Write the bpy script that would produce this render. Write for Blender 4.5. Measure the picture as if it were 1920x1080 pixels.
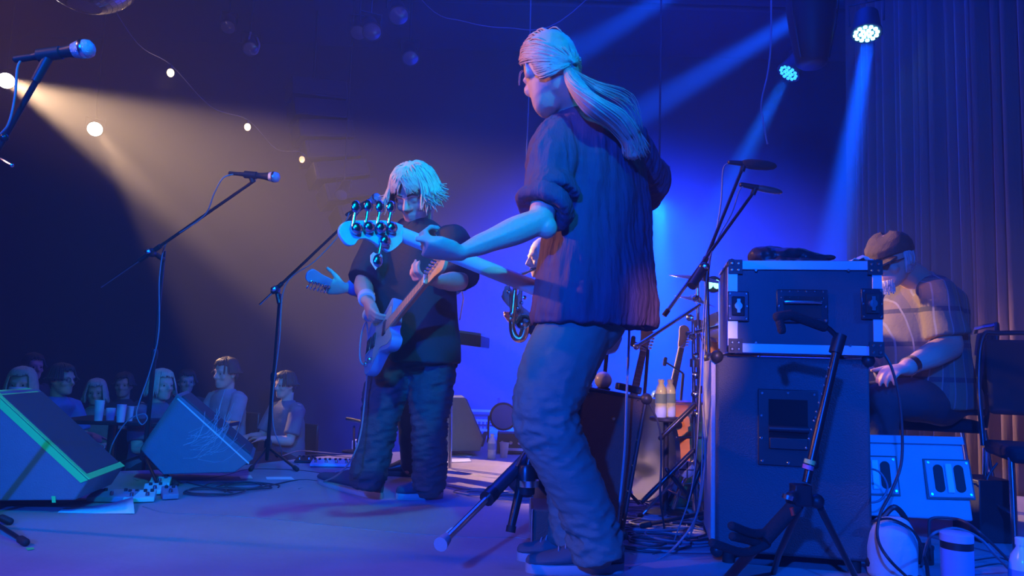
import bpy, math, random
import numpy as np
from mathutils import Vector as V, Matrix
random.seed(7)
PI = math.pi
sc = bpy.context.scene
for o in list(bpy.data.objects): bpy.data.objects.remove(o)
C = sc.collection

# ------------------------------------------------------------ camera
F = 1387.0
PITCH, ROLL, CH = math.radians(6.0), math.radians(1.8), 0.68
CAMR = Matrix.Rotation(math.pi/2+PITCH, 3, 'X') @ Matrix.Rotation(ROLL, 3, 'Z')
cd = bpy.data.cameras.new('camera'); cam = bpy.data.objects.new('camera', cd); C.objects.link(cam)
cam.matrix_world = Matrix.Translation((0, 0, CH)) @ CAMR.to_4x4()
cd.sensor_width = 36; cd.lens = F*36/1920; cd.clip_start = .05; cd.clip_end = 100
sc.camera = cam
def P(px, py, d):            # photo pixel + distance into the room (world y) -> point
    r = CAMR @ V(((px-960)/F, -(py-540)/F, -1))
    return V((0, 0, CH)) + r*(d/r.y)
def G(px, py, z=0.0):        # photo pixel -> point on a level plane
    r = CAMR @ V(((px-960)/F, -(py-540)/F, -1))
    return V((0, 0, CH)) + r*((z-CH)/r.z)

# ------------------------------------------------------------ render look, world
sc.view_settings.view_transform = 'Standard'; sc.view_settings.look = 'None'
sc.view_settings.gamma = 1; sc.view_settings.use_curve_mapping = False
sc.view_settings.exposure = 0.0
cy = sc.cycles
cy.use_denoising = True
cy.max_bounces = 4; cy.diffuse_bounces = 2; cy.glossy_bounces = 2; cy.transmission_bounces = 4
cy.volume_bounces = 0; cy.transparent_max_bounces = 6
cy.sample_clamp_indirect = 3; cy.caustics_reflective = False; cy.caustics_refractive = False
w = bpy.data.worlds.new('world'); sc.world = w; w.use_nodes = True
w.node_tree.nodes['Background'].inputs[0].default_value = (0.004, 0.006, 0.03, 1)
w.node_tree.nodes['Background'].inputs[1].default_value = 0.3

# ------------------------------------------------------------ lights
def aim(o, tgt):
    o.rotation_euler = (V(tgt)-o.location).to_track_quat('-Z', 'Y').to_euler()
def spot(name, loc, tgt, col, power, deg, blend=.3, r=.06):
    l = bpy.data.lights.new(name, 'SPOT'); l.energy = power; l.color = col
    l.spot_size = math.radians(deg); l.spot_blend = blend; l.shadow_soft_size = r
    o = bpy.data.objects.new(name, l); o.location = loc; C.objects.link(o); aim(o, tgt); return o
def area(name, loc, tgt, col, power, sx, sy):
    l = bpy.data.lights.new(name, 'AREA'); l.energy = power; l.color = col
    l.shape = 'RECTANGLE'; l.size = sx; l.size_y = sy
    o = bpy.data.objects.new(name, l); o.location = loc; C.objects.link(o); aim(o, tgt); return o
WARM = (1.0, .60, .38); BLUE = (.0, .12, 1.0); CYAN = (.0, .62, .95)
LW1 = P(15, 153, 8.0); LW2 = P(180, 243, 8.3)
LP1 = P(1628, 72, 5.4); LP2 = P(1474, 143, 5.8)
LC = P(1238, 372, 5.9)
#LIGHTS
spot('front_warm_light', LW1, P(610, 430, 5.8), (1.0, .62, .36), 8200, 21, .5)
spot('front_warm_light', LW2, P(470, 640, 6.6), (1.0, .62, .36), 1500, 18, .6)
spot('side_warm_light', (-5.5, 3.6, 2.9), (.1, 2.9, 1.5), (1.0, .40, .15), 1350, 19, .6, .1)
spot('par_light', LP1, P(1555, 520, 5.0), (.0, .07, 1), 50000, 9, .7, .05)
spot('par_light', LP2, P(1340, 400, 5.6), (.0, .10, 1), 16000, 10, .7, .05)
spot('cyan_par_light', LC, P(1236, 900, 5.6), (.0, .36, 1), 5200, 26, 1, .05)
spot('blue_cyc_light', LC+V((0, .1, 0)), P(1200, 720, 9.2), (.0, .026, 1), 19000, 112, 1, .05)
spot('blue_beam_light', P(1700, -90, 5.0), P(1108, 268, 9.1), (.0, .07, 1), 130000, 7.5, .9, .05)
spot('blue_beam_light', P(1480, -150, 5.2), P(1044, 120, 9.1), (.0, .07, 1), 120000, 6.5, .9, .05)
spot('blue_key_light', (-1.3, -3.2, 2.4), (.4, 2.8, .6), (.0, .085, 1.0), 2950, 58, .5, .07)
spot('cyan_wash_light', (1.1, -1.2, 3.9), (-1.0, 3.2, 1.0), (.0, .50, 1), 950, 28, .6, .07)
spot('blue_low_light', (3.4, .2, 2.8), P(1740, 960, 2.9), (.0, .10, 1), 900, 28, .6, .08)
spot('floor_warm_fill', (-4.6, .6, 3.8), (-.1, 2.6, 0), (1, .42, .40), 240, 42, 1, .1)  # unseen spot added to tint the floor warm
spot('drum_warm_light', (-.25, -2.2, 2.7), P(1258, 840, 3.9), (1, .46, .20), 1500, 4.6, .5, .05)
spot('cyan_hair_fill', (1.9, 1.2, 4.2), P(790, 340, 3.56), (.0, .62, 1), 900, 5.5, .5, .05)  # unseen narrow spot added to brighten only the blond hair
area('blue_ambient_fill', (.6, 5.0, 4.5), (.6, 5.2, 0), (.0, .03, 1), 220, 4, 2)  # unseen overhead area light added for general blue ambience
spot('curtain_warm_light', (2.25, 4.9, .2), (3.2, 4.1, 1.4), (1, .45, .26), 26, 80, 1, .1)

# ------------------------------------------------------------ materials
def mat(name, col, rough=.6, metal=0., bump=0., bscale=60., var=0., vscale=5., stretch=(1, 1, 1), emit=None, es=0., trans=0., alpha=1., coat=0., sheen=0., spec=.5):
    m = bpy.data.materials.new(name); m.use_nodes = True
    nt = m.node_tree; b = nt.nodes['Principled BSDF']
    b.inputs['Base Color'].default_value = (*col, 1); b.inputs['Roughness'].default_value = rough
    b.inputs['Metallic'].default_value = metal; b.inputs['Specular IOR Level'].default_value = spec
    if coat: b.inputs['Coat Weight'].default_value = coat
    if sheen: b.inputs['Sheen Weight'].default_value = sheen
    if trans: b.inputs['Transmission Weight'].default_value = trans; b.inputs['IOR'].default_value = 1.35
    if emit: b.inputs['Emission Color'].default_value = (*emit, 1); b.inputs['Emission Strength'].default_value = es
    if bump or var:
        tc = nt.nodes.new('ShaderNodeTexCoord'); mp = nt.nodes.new('ShaderNodeMapping')
        mp.inputs['Scale'].default_value = stretch; nt.links.new(tc.outputs['Object'], mp.inputs[0])
    if var:
        n = nt.nodes.new('ShaderNodeTexNoise'); n.inputs['Scale'].default_value = vscale; n.inputs['Detail'].default_value = 5
        nt.links.new(mp.outputs[0], n.inputs['Vector'])
        r = nt.nodes.new('ShaderNodeMix'); r.data_type = 'RGBA'
        r.inputs[6].default_value = (*[max(0, c*(1-var)) for c in col], 1); r.inputs[7].default_value = (*[min(1, c*(1+var)) for c in col], 1)
        nt.links.new(n.outputs['Fac'], r.inputs[0]); nt.links.new(r.outputs[2], b.inputs['Base Color'])
    if bump:
        n = nt.nodes.new('ShaderNodeTexNoise'); n.inputs['Scale'].default_value = bscale; n.inputs['Detail'].default_value = 4
        nt.links.new(mp.outputs[0], n.inputs['Vector'])
        bp = nt.nodes.new('ShaderNodeBump'); bp.inputs['Strength'].default_value = bump; bp.inputs['Distance'].default_value = .01
        nt.links.new(n.outputs['Fac'], bp.inputs['Height']); nt.links.new(bp.outputs[0], b.inputs['Normal'])
    return m

# ------------------------------------------------------------ mesh accumulator
def frame(d):
    d = V(d).normalized(); a = V((0, 0, 1)) if abs(d.z) < .9 else V((1, 0, 0))
    x = a.cross(d).normalized(); return x, d.cross(x).normalized(), d
def catmull(pts, k=6):
    pts = [V(p) for p in pts]
    if len(pts) < 3: return pts
    q = [pts[0]*2-pts[1]]+pts+[pts[-1]*2-pts[-2]]; out = []
    for i in range(1, len(q)-2):
        a, b, c, d = q[i-1:i+3]
        for j in range(k):
            t = j/k
            out.append(.5*((2*b)+(c-a)*t+(2*a-5*b+4*c-d)*t*t+(3*b-a-3*c+d)*t**3))
    out.append(pts[-1]); return out
class M:
    def __init__(s): s.v = []; s.f = []
    def ring_faces(s, a, b, n):
        for i in range(n): s.f.append((a+i, a+(i+1) % n, b+(i+1) % n, b+i))
    def loft(s, rings, caps=True, closed=False):
        n = len(rings[0]); base = len(s.v)
        for r in rings: s.v += [tuple(p) for p in r]
        k = len(rings)
        for i in range(k-1+(1 if closed else 0)): s.ring_faces(base+i*n, base+((i+1) % k)*n, n)
        if caps and not closed:
            s.f.append(tuple(base+i for i in reversed(range(n)))); s.f.append(tuple(base+(k-1)*n+i for i in range(n)))
        return s
    def tube(s, path, r, n=8, up=None, caps=True, closed=False, roundcap=False):
        path = [V(p) for p in path]; k = len(path)
        if not isinstance(r, (list, tuple)): r = [r]*k
        elif len(r) != k and len(r) == 2 and not isinstance(r[0], tuple): r = [r[0]+(r[1]-r[0])*i/(k-1) for i in range(k)]
        if roundcap:
            def sc_(q, f): return tuple(c*f for c in q) if isinstance(q, tuple) else q*f
            def mx(q): return max(q) if isinstance(q, tuple) else q
            d0 = (path[0]-path[1]).normalized(); d1 = (path[-1]-path[-2]).normalized()
            path = [path[0]+d0*mx(r[0])*.8, path[0]+d0*mx(r[0])*.55]+path+[path[-1]+d1*mx(r[-1])*.55, path[-1]+d1*mx(r[-1])*.8]
            r = [sc_(r[0], .4), sc_(r[0], .8)]+list(r)+[sc_(r[-1], .8), sc_(r[-1], .4)]; k += 4
        x = None; rings = []
        for i, p in enumerate(path):
            if closed: d = path[(i+1) % k]-path[i-1]
            else: d = path[min(i+1, k-1)]-path[max(i-1, 0)]
            d = d.normalized() if d.length > 1e-9 else V((0, 0, 1))
            if up is not None:
                u = V(up); x = u.cross(d)
                x = x.normalized() if x.length > 1e-6 else frame(d)[0]
            elif x is None: x = frame(d)[0]
            else:
                x = x-d*x.dot(d); x = x.normalized() if x.length > 1e-6 else frame(d)[0]
            y = d.cross(x).normalized(); q = r[i]; rx, ry = q if isinstance(q, tuple) else (q, q)
            rings.append([p+x*rx*math.cos(2*PI*j/n)+y*ry*math.sin(2*PI*j/n) for j in range(n)])
        return s.loft(rings, caps, closed)
    def cyl(s, a, b, r, n=16, r2=None): return s.tube([a, b], [r, r if r2 is None else r2], n)
    def lathe(s, prof, o=(0, 0, 0), ax=(0, 0, 1), n=24, caps=True):
        x, y, d = frame(ax); o = V(o)
        return s.loft([[o+d*z+(x*math.cos(2*PI*j/n)+y*math.sin(2*PI*j/n))*max(r, 1e-4) for j in range(n)] for r, z in prof], caps)
    def ball(s, c, r, n=16, R=None):
        r = (r, r, r) if not isinstance(r, (tuple, list)) else r; c = V(c); R = R or Matrix.Identity(3); k = n//2
        rings = []
        for i in range(k+1):
            t = PI*min(max(i/k, .02), .98)
            rings.append([c+R@V((r[0]*math.sin(t)*math.cos(2*PI*j/n), r[1]*math.sin(t)*math.sin(2*PI*j/n), -r[2]*math.cos(t))) for j in range(n)])
        return s.loft(rings)
    def box(s, c, size, R=None):
        c = V(c); R = R or Matrix.Identity(3); h = [q/2 for q in size]; b = len(s.v)
        for z in (-1, 1):
            for x, y in ((-1, -1), (1, -1), (1, 1), (-1, 1)): s.v.append(tuple(c+R@V((x*h[0], y*h[1], z*h[2]))))
        s.f += [(b+3, b+2, b+1, b), (b+4, b+5, b+6, b+7)]+[(b+i, b+(i+1) % 4, b+4+(i+1) % 4, b+4+i) for i in range(4)]
        return s
    def prism(s, poly, ext):
        poly = [V(p) for p in poly]; ext = V(ext); return s.loft([poly, [p+ext for p in poly]])
    def quad(s, *p):
        b = len(s.v); s.v += [tuple(q) for q in p]; s.f.append(tuple(range(b, b+len(p)))); return s
    def build(s, name, m, parent=None, bev=0., smooth=40, bseg=2, base=None):
        if parent is not None: org = ORI[parent.name]
        elif base is not None: org = V(base)
        else:
            a = np.array(s.v); org = V(((a[:, 0].min()+a[:, 0].max())/2, (a[:, 1].min()+a[:, 1].max())/2, a[:, 2].min()))
        me = bpy.data.meshes.new(name)
        me.from_pydata([(p[0]-org.x, p[1]-org.y, p[2]-org.z) for p in s.v], [], s.f); me.update()
        fixn(me)
        return link(name, me, m, parent, org, bev, smooth, bseg)
ORI = {}
import bmesh
def fixn(me):
    b = bmesh.new(); b.from_mesh(me); bmesh.ops.recalc_face_normals(b, faces=b.faces); b.to_mesh(me); b.free()
def link(name, me, m, parent, org, bev=0, smooth=40, bseg=2):
    o = bpy.data.objects.new(name, me); C.objects.link(o)
    if m: me.materials.append(m)
    if smooth:
        me.shade_smooth()
        if smooth < 180: me.set_sharp_from_angle(angle=math.radians(smooth))
    if bev:
        md = o.modifiers.new('bevel', 'BEVEL'); md.width = bev; md.segments = bseg; md.limit_method = 'ANGLE'; md.angle_limit = math.radians(35)
    if parent is not None: o.parent = parent
    else: o.location = org
    ORI[o.name] = V(org); return o
def thing(name, label, cat, loc, group=None):
    o = bpy.data.objects.new(name, None); C.objects.link(o); o.location = loc; o.empty_display_size = .05
    o['label'] = label; o['category'] = cat
    if group: o['group'] = group
    ORI[o.name] = V(loc); return o
def tag(o, label, cat, group=None):
    o['label'] = label; o['category'] = cat
    if group: o['group'] = group
    return o
def struct(o): o['kind'] = 'structure'; return o
def stuff(o, label=None, cat=None):
    o['kind'] = 'stuff'
    if label: o['label'] = label
    if cat: o['category'] = cat
    return o
def remesh(s, vox=.006, smooth=4, warp=None):
    """union of the closed pieces as one continuous surface -> (verts, faces)"""
    me = bpy.data.meshes.new('t'); me.from_pydata(s.v, [], s.f); me.update(); fixn(me)
    o = bpy.data.objects.new('t', me); C.objects.link(o)
    r = o.modifiers.new('r', 'REMESH'); r.mode = 'VOXEL'; r.voxel_size = vox
    if smooth:
        q = o.modifiers.new('s', 'SMOOTH'); q.iterations = smooth; q.factor = .5
    bpy.context.view_layer.update()
    ev = o.evaluated_get(bpy.context.evaluated_depsgraph_get()); m2 = bpy.data.meshes.new_from_object(ev)
    n = len(m2.vertices); co = np.empty(n*3); m2.vertices.foreach_get('co', co); co = co.reshape(-1, 3)
    no = np.empty(n*3); m2.vertex_normals.foreach_get('vector', no); no = no.reshape(-1, 3)
    if warp: co = warp(co, no)
    m2.vertices.foreach_set('co', co.ravel()); m2.update()
    bpy.data.objects.remove(o); bpy.data.meshes.remove(me)
    return m2
def build_remesh(s, name, m, parent, vox=.006, smooth=4, warp=None):
    m2 = remesh(s, vox, smooth, warp); org = ORI[parent.name]
    m2.transform(Matrix.Translation(-org)); m2.name = name
    return link(name, m2, m, parent, org, 0, 180)
def snoise(co, scale, seed=0, aniso=(1, 1, 1), octs=3):
    """cheap smooth noise from sines, -1..1"""
    rs = np.random.RandomState(seed); out = np.zeros(len(co)); q = co*np.array(aniso)
    for k in range(octs):
        for _ in range(4):
            d = rs.normal(size=3); d /= np.linalg.norm(d)
            ph = rs.uniform(0, 6.28)
            w = 1.3*np.sin(q@rs.normal(size=3)*scale*.6+rs.uniform(0, 6.28))
            out += np.sin(q@d*scale*(1.9**k)*6.28/2+ph+w)/(1.7**k)
    return out/6
def sm(a, b, x): t = np.clip((x-a)/(b-a), 0, 1); return t*t*(3-2*t)
HAZE = .022
# ============================================================ setting
m_floor = mat('stage_carpet', (.40, .34, .38), .7, bump=.9, bscale=7, var=.4, vscale=1.6, spec=.25)
m_hall = mat('hall_floor', (.03, .03, .035), .6)
m_wall = mat('dark_wall_paint', (.05, .05, .055), .8, bump=.1, bscale=30)
m_ceil = mat('black_ceiling', (.02, .02, .022), .9)
m_backwall = mat('stage_wall_paint', (.05, .05, .055), .85, var=.15, vscale=1.5)
s = M(); # stage deck: front edge runs diagonally on the left
deck = [V((-2.9, -4.9, 0)), G(-60, 905)+V((-.55, 0, 0)), V((-1.75, 4.65, 0)), V((-1.35, 5.3, 0)), V((-.2, 6.3, 0)), V((-.2, 9.1, 0)), V((5.5, 9.1, 0)), V((5.5, -4.9, 0))]
s.prism([p-V((0, 0, .62)) for p in deck], (0, 0, .62))
struct(s.build('floor', m_floor, smooth=0))
s = M().box((-2, 2.5, -.65), (15, 16, .06)); struct(s.build('floor', m_hall, smooth=0))
s = M().box((-2, 2.1, 4.75), (15, 14.6, .1)); struct(s.build('ceiling', m_ceil, smooth=0))
s = M().box((-9.0, 2.5, 2.05), (.1, 18, 5.4)); struct(s.build('wall_left', m_wall, smooth=0))
s = M().box((-1.8, 9.2, 2.05), (14.5, .1, 5.4)); struct(s.build('wall_back', m_backwall, smooth=0))
s = M().box((5.5, 2, 2.05), (.1, 14.2, 5.4)); struct(s.build('wall_right', m_wall, smooth=0))
s = M().box((-2, -5.0, 2.05), (15, .1, 5.4)); struct(s.build('wall_near', m_wall, smooth=0))
# haze in the whole room
nt2 = w.node_tree; hz_ = nt2.nodes.new('ShaderNodeVolumeScatter'); hz_.inputs['Density'].default_value = HAZE; hz_.inputs['Anisotropy'].default_value = .25; hz_.inputs['Color'].default_value = (.9, .9, .9, 1)
nt2.links.new(hz_.outputs[0], nt2.nodes['World Output'].inputs['Volume'])
# pleated curtain along the right
m_cur = mat('curtain_cloth', (.15, .085, .065), .9, bump=.25, bscale=60, stretch=(1, 1, .1), var=.15, vscale=3, sheen=.3)
def curtain(a, b, z0, z1, n, amp, name, m, seed):
    a, b = V(a), V(b); L = (b-a).length; t = (b-a).normalized(); nn = V((t.y, -t.x, 0)); s = M(); k = n*8; rs = random.Random(seed)
    ph = [rs.uniform(-.5, .5) for _ in range(n+2)]; am = [rs.uniform(.6, 1.3) for _ in range(n+2)]
    zs = [z0+(z1-z0)*i/9 for i in range(10)]; rows = []
    for back in (0, 1):
        for z in (zs if not back else zs[::-1]):
            row = []
            for i in range(k+1):
                u = i/8; j = int(u); f = u-j; w = am[j]*(1-f)+am[j+1]*f
                sp = (z-z0)/(z1-z0)
                off = amp*w*(.5+.5*math.cos(2*PI*u+ph[j]*(1-f)+ph[j+1]*f+.3*math.sin(3*sp+j)))**1.3*(1.15-.3*sp)
                row.append(a+t*(L*i/k)+nn*(off-back*.012)+V((0, 0, z)))
            rows.append(row)
    w = k+1
    for r in rows: s.v += [tuple(p) for p in r]
    for r in range(len(rows)):
        r2 = (r+1) % len(rows)
        for i in range(k): s.f.append((r*w+i, r*w+i+1, r2*w+i+1, r2*w+i))
    return s.build(name, m, smooth=180)
cu = curtain(G(1480, 800)*0+V((3.15, 6.6, 0)), V((3.2, 3.5, 0)), .0, 4.6, 24, .11, 'curtain', m_cur, 3)
tag(cu, 'brown pleated stage curtain hanging at the right behind the seated man', 'curtain')
# ============================================================ people: helpers
m_skin = mat('skin', (.72, .45, .34), .55, bump=.12, bscale=70, var=.10, vscale=9)
m_skin2 = mat('skin_ruddy', (.66, .37, .27), .55, bump=.12, bscale=70, var=.12, vscale=9)
m_hair_blond = mat('hair_blond', (.60, .47, .36), .5, var=.3, vscale=40)
m_hair_tail = mat('hair_long_greying', (.60, .38, .32), .5, var=.3, vscale=40)
m_hair_grey = mat('hair_grey', (.50, .48, .46), .6, var=.3, vscale=40)
m_hair_dark = mat('hair_dark', (.07, .05, .04), .5, var=.3, vscale=40)
m_denim = mat('crinkled_shirt_cloth', (.10, .058, .125), .85, bump=1.0, bscale=46, stretch=(1, 1, .16), var=.25, vscale=14)
m_trouser = mat('grey_trouser_cloth', (.15, .21, .19), .8, bump=.15, bscale=120, var=.1)
m_black = mat('black_cloth', (.035, .035, .045), .85, bump=.2, bscale=60, var=.2)
m_jean = mat('dark_jeans', (.05, .055, .08), .8, bump=.25, bscale=110, var=.35, vscale=8)
m_leather = mat('black_leather', (.03, .028, .028), .35, bump=.1, bscale=80)
m_vinyl = mat('black_vinyl', (.025, .025, .03), .85, spec=.12)
m_suede = mat('navy_suede', (.06, .07, .12), .9, bump=.15, bscale=150)
m_canvas = mat('grey_canvas', (.13, .13, .15), .85, bump=.2, bscale=200)
m_sole = mat('pale_rubber', (.42, .42, .46), .6)
m_darkrub = mat('black_rubber', (.02, .02, .022), .7)
m_eye = mat('eye_white', (.8, .8, .8), .2); m_iris = mat('eye_iris', (.05, .04, .03), .2)
m_tan = mat('tan_shirt_cloth', (.46, .34, .25), .85, bump=.3, bscale=50, var=.15, vscale=10)

def lerp(a, b, t): return a+(b-a)*t
def limb(s, pts, rad, k=5, n=16, up=None):
    path = catmull(pts, k); m = len(path); out = []
    for i in range(m):
        u = i/(m-1)*(len(rad)-1); j = min(int(u), len(rad)-2); f = u-j; f = f*f*(3-2*f)
        a, b = rad[j], rad[j+1]
        if isinstance(a, tuple) or isinstance(b, tuple):
            a = a if isinstance(a, tuple) else (a, a); b = b if isinstance(b, tuple) else (b, b)
            out.append((lerp(a[0], b[0], f), lerp(a[1], b[1], f)))
        else: out.append(lerp(a, b, f))
    return s.tube(path, out, n, up=up, roundcap=True)
def horiz(v): v = V((v[0], v[1], 0)); return v.normalized()
def left_of(f): f = horiz(f); return V((-f.y, f.x, 0))
def rings(s, spec, f, n=32, ex=2.3, k=4):
    """spec: (centre, half width, half depth front, half depth back)"""
    f = horiz(f); l = left_of(f); cs = catmull([q[0] for q in spec], k); m = len(cs); out = []
    for i, c in enumerate(cs):
        u = i/(m-1)*(len(spec)-1); j = min(int(u), len(spec)-2); t = u-j
        a, bf, bb = [lerp(spec[j][q], spec[j+1][q], t) for q in (1, 2, 3)]
        r = []
        for q in range(n):
            an = 2*PI*q/n; cx, sy = math.cos(an), math.sin(an)
            x = math.copysign(abs(cx)**(2/ex), cx)*a; y = math.copysign(abs(sy)**(2/ex), sy)*(bf if sy > 0 else bb)
            r.append(c+l*x+f*y)
        out.append(r)
    return s.loft(out)
def rot3(fwd, up=(0, 0, 1)):
    f = V(fwd).normalized(); r = f.cross(V(up)).normalized(); u = r.cross(f); return Matrix((r, f, u)).transposed()
HEADP = [(-.118, .066, .02, .022), (-.108, .082, -.00, .040), (-.088, .086, -.035, .053), (-.062, .082, -.062, .061), (-.03, .082, -.082, .068), (0, .080, -.094, .072),
         (.03, .086, -.099, .075), (.06, .080, -.096, .073), (.088, .06, -.08, .060), (.107, .035, -.052, .042), (.117, .012, -.02, .018)]
def head(s, c, R, k=1.0):
    c = V(c); L = lambda x, y, z: c+R@V((x, y, z))*k
    rr = []
    for z, yf, yb, w in HEADP:
        cy_, ry = (yf+yb)/2, (yf-yb)/2; row = []
        for q in range(28):
            a = 2*PI*q/28; x = w*math.copysign(abs(math.cos(a))**.9, math.cos(a)); y = cy_+ry*math.sin(a); row.append(L(x, y, z))
        rr.append(row)
    s.loft(rr)
    s.tube([L(0, .078, .022), L(0, .094, -.004), L(0, .108, -.028), L(0, .09, -.040)], [.009*k, .011*k, .015*k, .011*k], 10, roundcap=True)
    for q in (-1, 1):
        s.ball(L(q*.013, .088, -.034), .010*k, 8)
        s.ball(L(q*.073, -.008, -.008), (.010*k, .022*k, .034*k), 12, R)       # ear
        s.tube([L(q*.078, .006, -.03), L(q*.083, -.012, -.028), L(q*.086, -.022, -.002), L(q*.083, -.012, .02), L(q*.077, .006, .018)], .006*k, 6, roundcap=True)
        s.ball(L(q*.042, .058, -.03), (.024*k, .022*k, .022*k), 10, R)         # cheek
        s.tube([L(q*.052, .066, .018), L(q*.032, .084, .026), L(q*.01, .085, .02)], .009*k, 8, roundcap=True)   # brow
        s.ball(L(q*.032, .072, .0), (.016*k, .012*k, .012*k), 10, R)
    s.tube([L(-.024, .076, -.064), L(0, .089, -.060), L(.024, .076, -.064)], .0065*k, 8, roundcap=True)
    s.tube([L(-.020, .075, -.074), L(0, .087, -.076), L(.020, .075, -.074)], .007*k, 8, roundcap=True)
    s.ball(L(0, .070, -.102), (.024*k, .018*k, .016*k), 10, R)
def ell(c, R, k, az, el, off=0.0):
    """point on the scalp: az 0 = front, 90 = right; el = 90 crown"""
    a, e = math.radians(az), math.radians(el)
    return V(c)+R@V(((.078+off)*math.sin(a)*math.cos(e), (-.006)+(.096+off)*math.cos(a)*math.cos(e), .012+(.112+off)*math.sin(e)))*k
def hairline(az):
    a = min(az % 360, 360-az % 360)
    if a < 42: return 34
    if a < 78: return 34-(a-42)/36*26
    if a < 97: return 8
    return 8-min(1, (a-97)/14)*52
def hand(s, W, d, n, t, curl=(50, 50, 50, 50), mcp=None, thumb=None, k=1.0, spread=0.0):
    """W wrist, d along the palm, n palm normal (fingers bend to it), t thumb side"""
    W, d, n, t = V(W), V(d).normalized(), V(n), V(t)
    n = (n-d*n.dot(d)).normalized(); tt = d.cross(n); t = tt if tt.dot(t) > 0 else -tt
    pr = []
    for u, hw, hh in ((-.015, .024, .019), (.0, .027, .019), (.03, .036, .018), (.06, .040, .016), (.085, .040, .013), (.098, .036, .009)):
        c = W+d*u*k
        pr.append([c+t*hw*k*math.copysign(abs(math.cos(a))**.8, math.cos(a))+n*hh*k*math.sin(a) for a in [2*PI*q/16 for q in range(16)]])
    s.loft(pr)
    offs = (.030, .010, -.010, -.029); Ls = (.074, .082, .076, .060)
    for i in range(4):
        c1 = curl[i]; a0 = (mcp[i] if mcp else c1*.8); angs = [a0, a0+c1, a0+c1*1.7]
        p = W+d*(.090-.004*abs(i-1))*k+t*offs[i]*k; pts = [p-d*.02*k, p]
        for q, fr in enumerate((.45, .31, .24)):
            an = math.radians(angs[q]); dr = d*math.cos(an)+n*math.sin(an)+t*spread*(1.5-i)*.12
            p = p+dr*Ls[i]*fr*k*1.1; pts.append(p)
        s.tube(pts, [.0095*k, .0095*k, .0088*k, .0080*k, .0070*k], 10, roundcap=True)
    td = V(thumb).normalized() if thumb is not None else (d*.75+t*.6+n*.35).normalized()
    b = W+d*.022*k+t*.022*k+n*.004*k; m1 = b+(td*.6+t*.4+d*.2).normalized()*.042*k; m2 = m1+td*.034*k; m3 = m2+(td+d*.25).normalized()*.026*k
    s.tube([b, m1, m2, m3], [.015*k, .013*k, .0105*k, .009*k], 10, roundcap=True)
def strands(s, paths, r=.003, n=4):
    for p in paths:
        q = catmull(p, 4); m = len(q); s.tube(q, [r*(.55+.9*math.sin(PI*min(1, .12+.8*i/m))) for i in range(m)], n)
def body_core(s, pel, chest, neck, hc, R, f, sh, el, wr, hip, kn, an, k=1.0, neckr=.056, build=1.0):
    f = horiz(f); pel, chest, neck = V(pel), V(chest), V(neck)
    rings(s, [(pel+V((0, 0, -.06)), .13*build, .09, .09), (pel+V((0, 0, .04)), .15*build, .10, .10), (lerp(pel, chest, .45), .13*build, .10, .09),
              (chest, .16*build, .11, .10), (lerp(chest, neck, .6), .15*build, .08, .09), (neck, .06, .055, .055)], f)
    s.tube(catmull([lerp(chest, neck, .8), neck, V(hc)+R@V((0, -.03, -.05))*k], 3), neckr, 14, roundcap=True)
    head(s, hc, R, k)
    for i in (0, 1):
        limb(s, [lerp(V(sh[i]), V(chest), .15), sh[i], lerp(V(sh[i]), V(el[i]), .5), el[i]], [.055, .056, .048, .042])
        limb(s, [el[i], lerp(V(el[i]), V(wr[i]), .3), lerp(V(el[i]), V(wr[i]), .7), wr[i]], [.042, .045, .034, (.028, .022)])
        limb(s, [hip[i], lerp(V(hip[i]), V(kn[i]), .4), kn[i]], [.085, .08, .058]); limb(s, [kn[i], lerp(V(kn[i]), V(an[i]), .3), an[i]], [.056, .055, .038])
        s.ball(V(an[i])-V((0, 0, .03)), (.034, .034, .03), 10)
def shoe(parent, heel, toe, upper_m, sole_m, w=.095, hh=.075, laces=True, boot=0.0, tilt=0.0, label=None):
    heel, toe = V(heel), V(toe); L = (toe-heel).length; f = (toe-heel).normalized(); l = V((-f.y, f.x, 0)).normalized(); u = l.cross(f)*-1 if l.cross(f).z < 0 else l.cross(f)
    out = []
    us = [0, .04, .12, .25, .4, .55, .7, .82, .92, .975, 1.0]; ws = [.20, .55, .72, .74, .76, .88, 1.0, .98, .8, .55, .2]
    hs = [.55, .85, 1.0, 1.0, .98, .8, .58, .48, .42, .36, .22]
    for q, ww, h in zip(us, ws, hs):
        c = heel+f*L*q; row = []
        for j in range(16):
            a = 2*PI*j/16; y = math.sin(a); x = math.cos(a)
            zz = .022+(y*.5+.5)*(hh*h-.0)
            row.append(c+l*x*w/2*ww*(1 if y < .2 else 1-.35*(y-.2))+u*zz)
        out.append(row)
    s = M().loft(out)
    o = s.build('shoe', upper_m, parent, smooth=60)
    if boot:
        s = M(); s.tube([heel+f*L*.24+u*.05, heel+f*L*.22+u*(.07+boot)], [.05, .055], 16); s.build('shaft', upper_m, o)
    s = M(); rows = []
    for z, g in ((0, .98), (.006, 1.03), (.022, 1.03), (.030, .97)):
        rows.append([heel+f*(L*(.5-.5*math.cos(t)*1.015))+l*(w/2*g*(abs(math.sin(t))**.75)*math.copysign(1, math.sin(t))*(.86+.16*(1-math.cos(t))/2))+u*z for t in [2*PI*j/28 for j in range(28)]])
    s.loft(rows); s.build('sole', sole_m, o, smooth=50)
    if laces:
        s = M()
        for q in range(4):
            a = .44+q*.07; h = .022+hh*(.97-q*.10)
            s.tube(catmull([heel+f*L*a-l*.022+u*(h-.008), heel+f*L*(a+.02)+u*(h+.002), heel+f*L*(a+.035)+l*.022+u*(h-.008)], 3), .0028, 6)
        s.build('laces', sole_m, o)
    return o
def folds(co, no, amp, sc_=9, seed=0, an=(1, 1, 1), octs=3): return co+no*(amp*snoise(co, sc_, seed, an, octs))[:, None]
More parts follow.
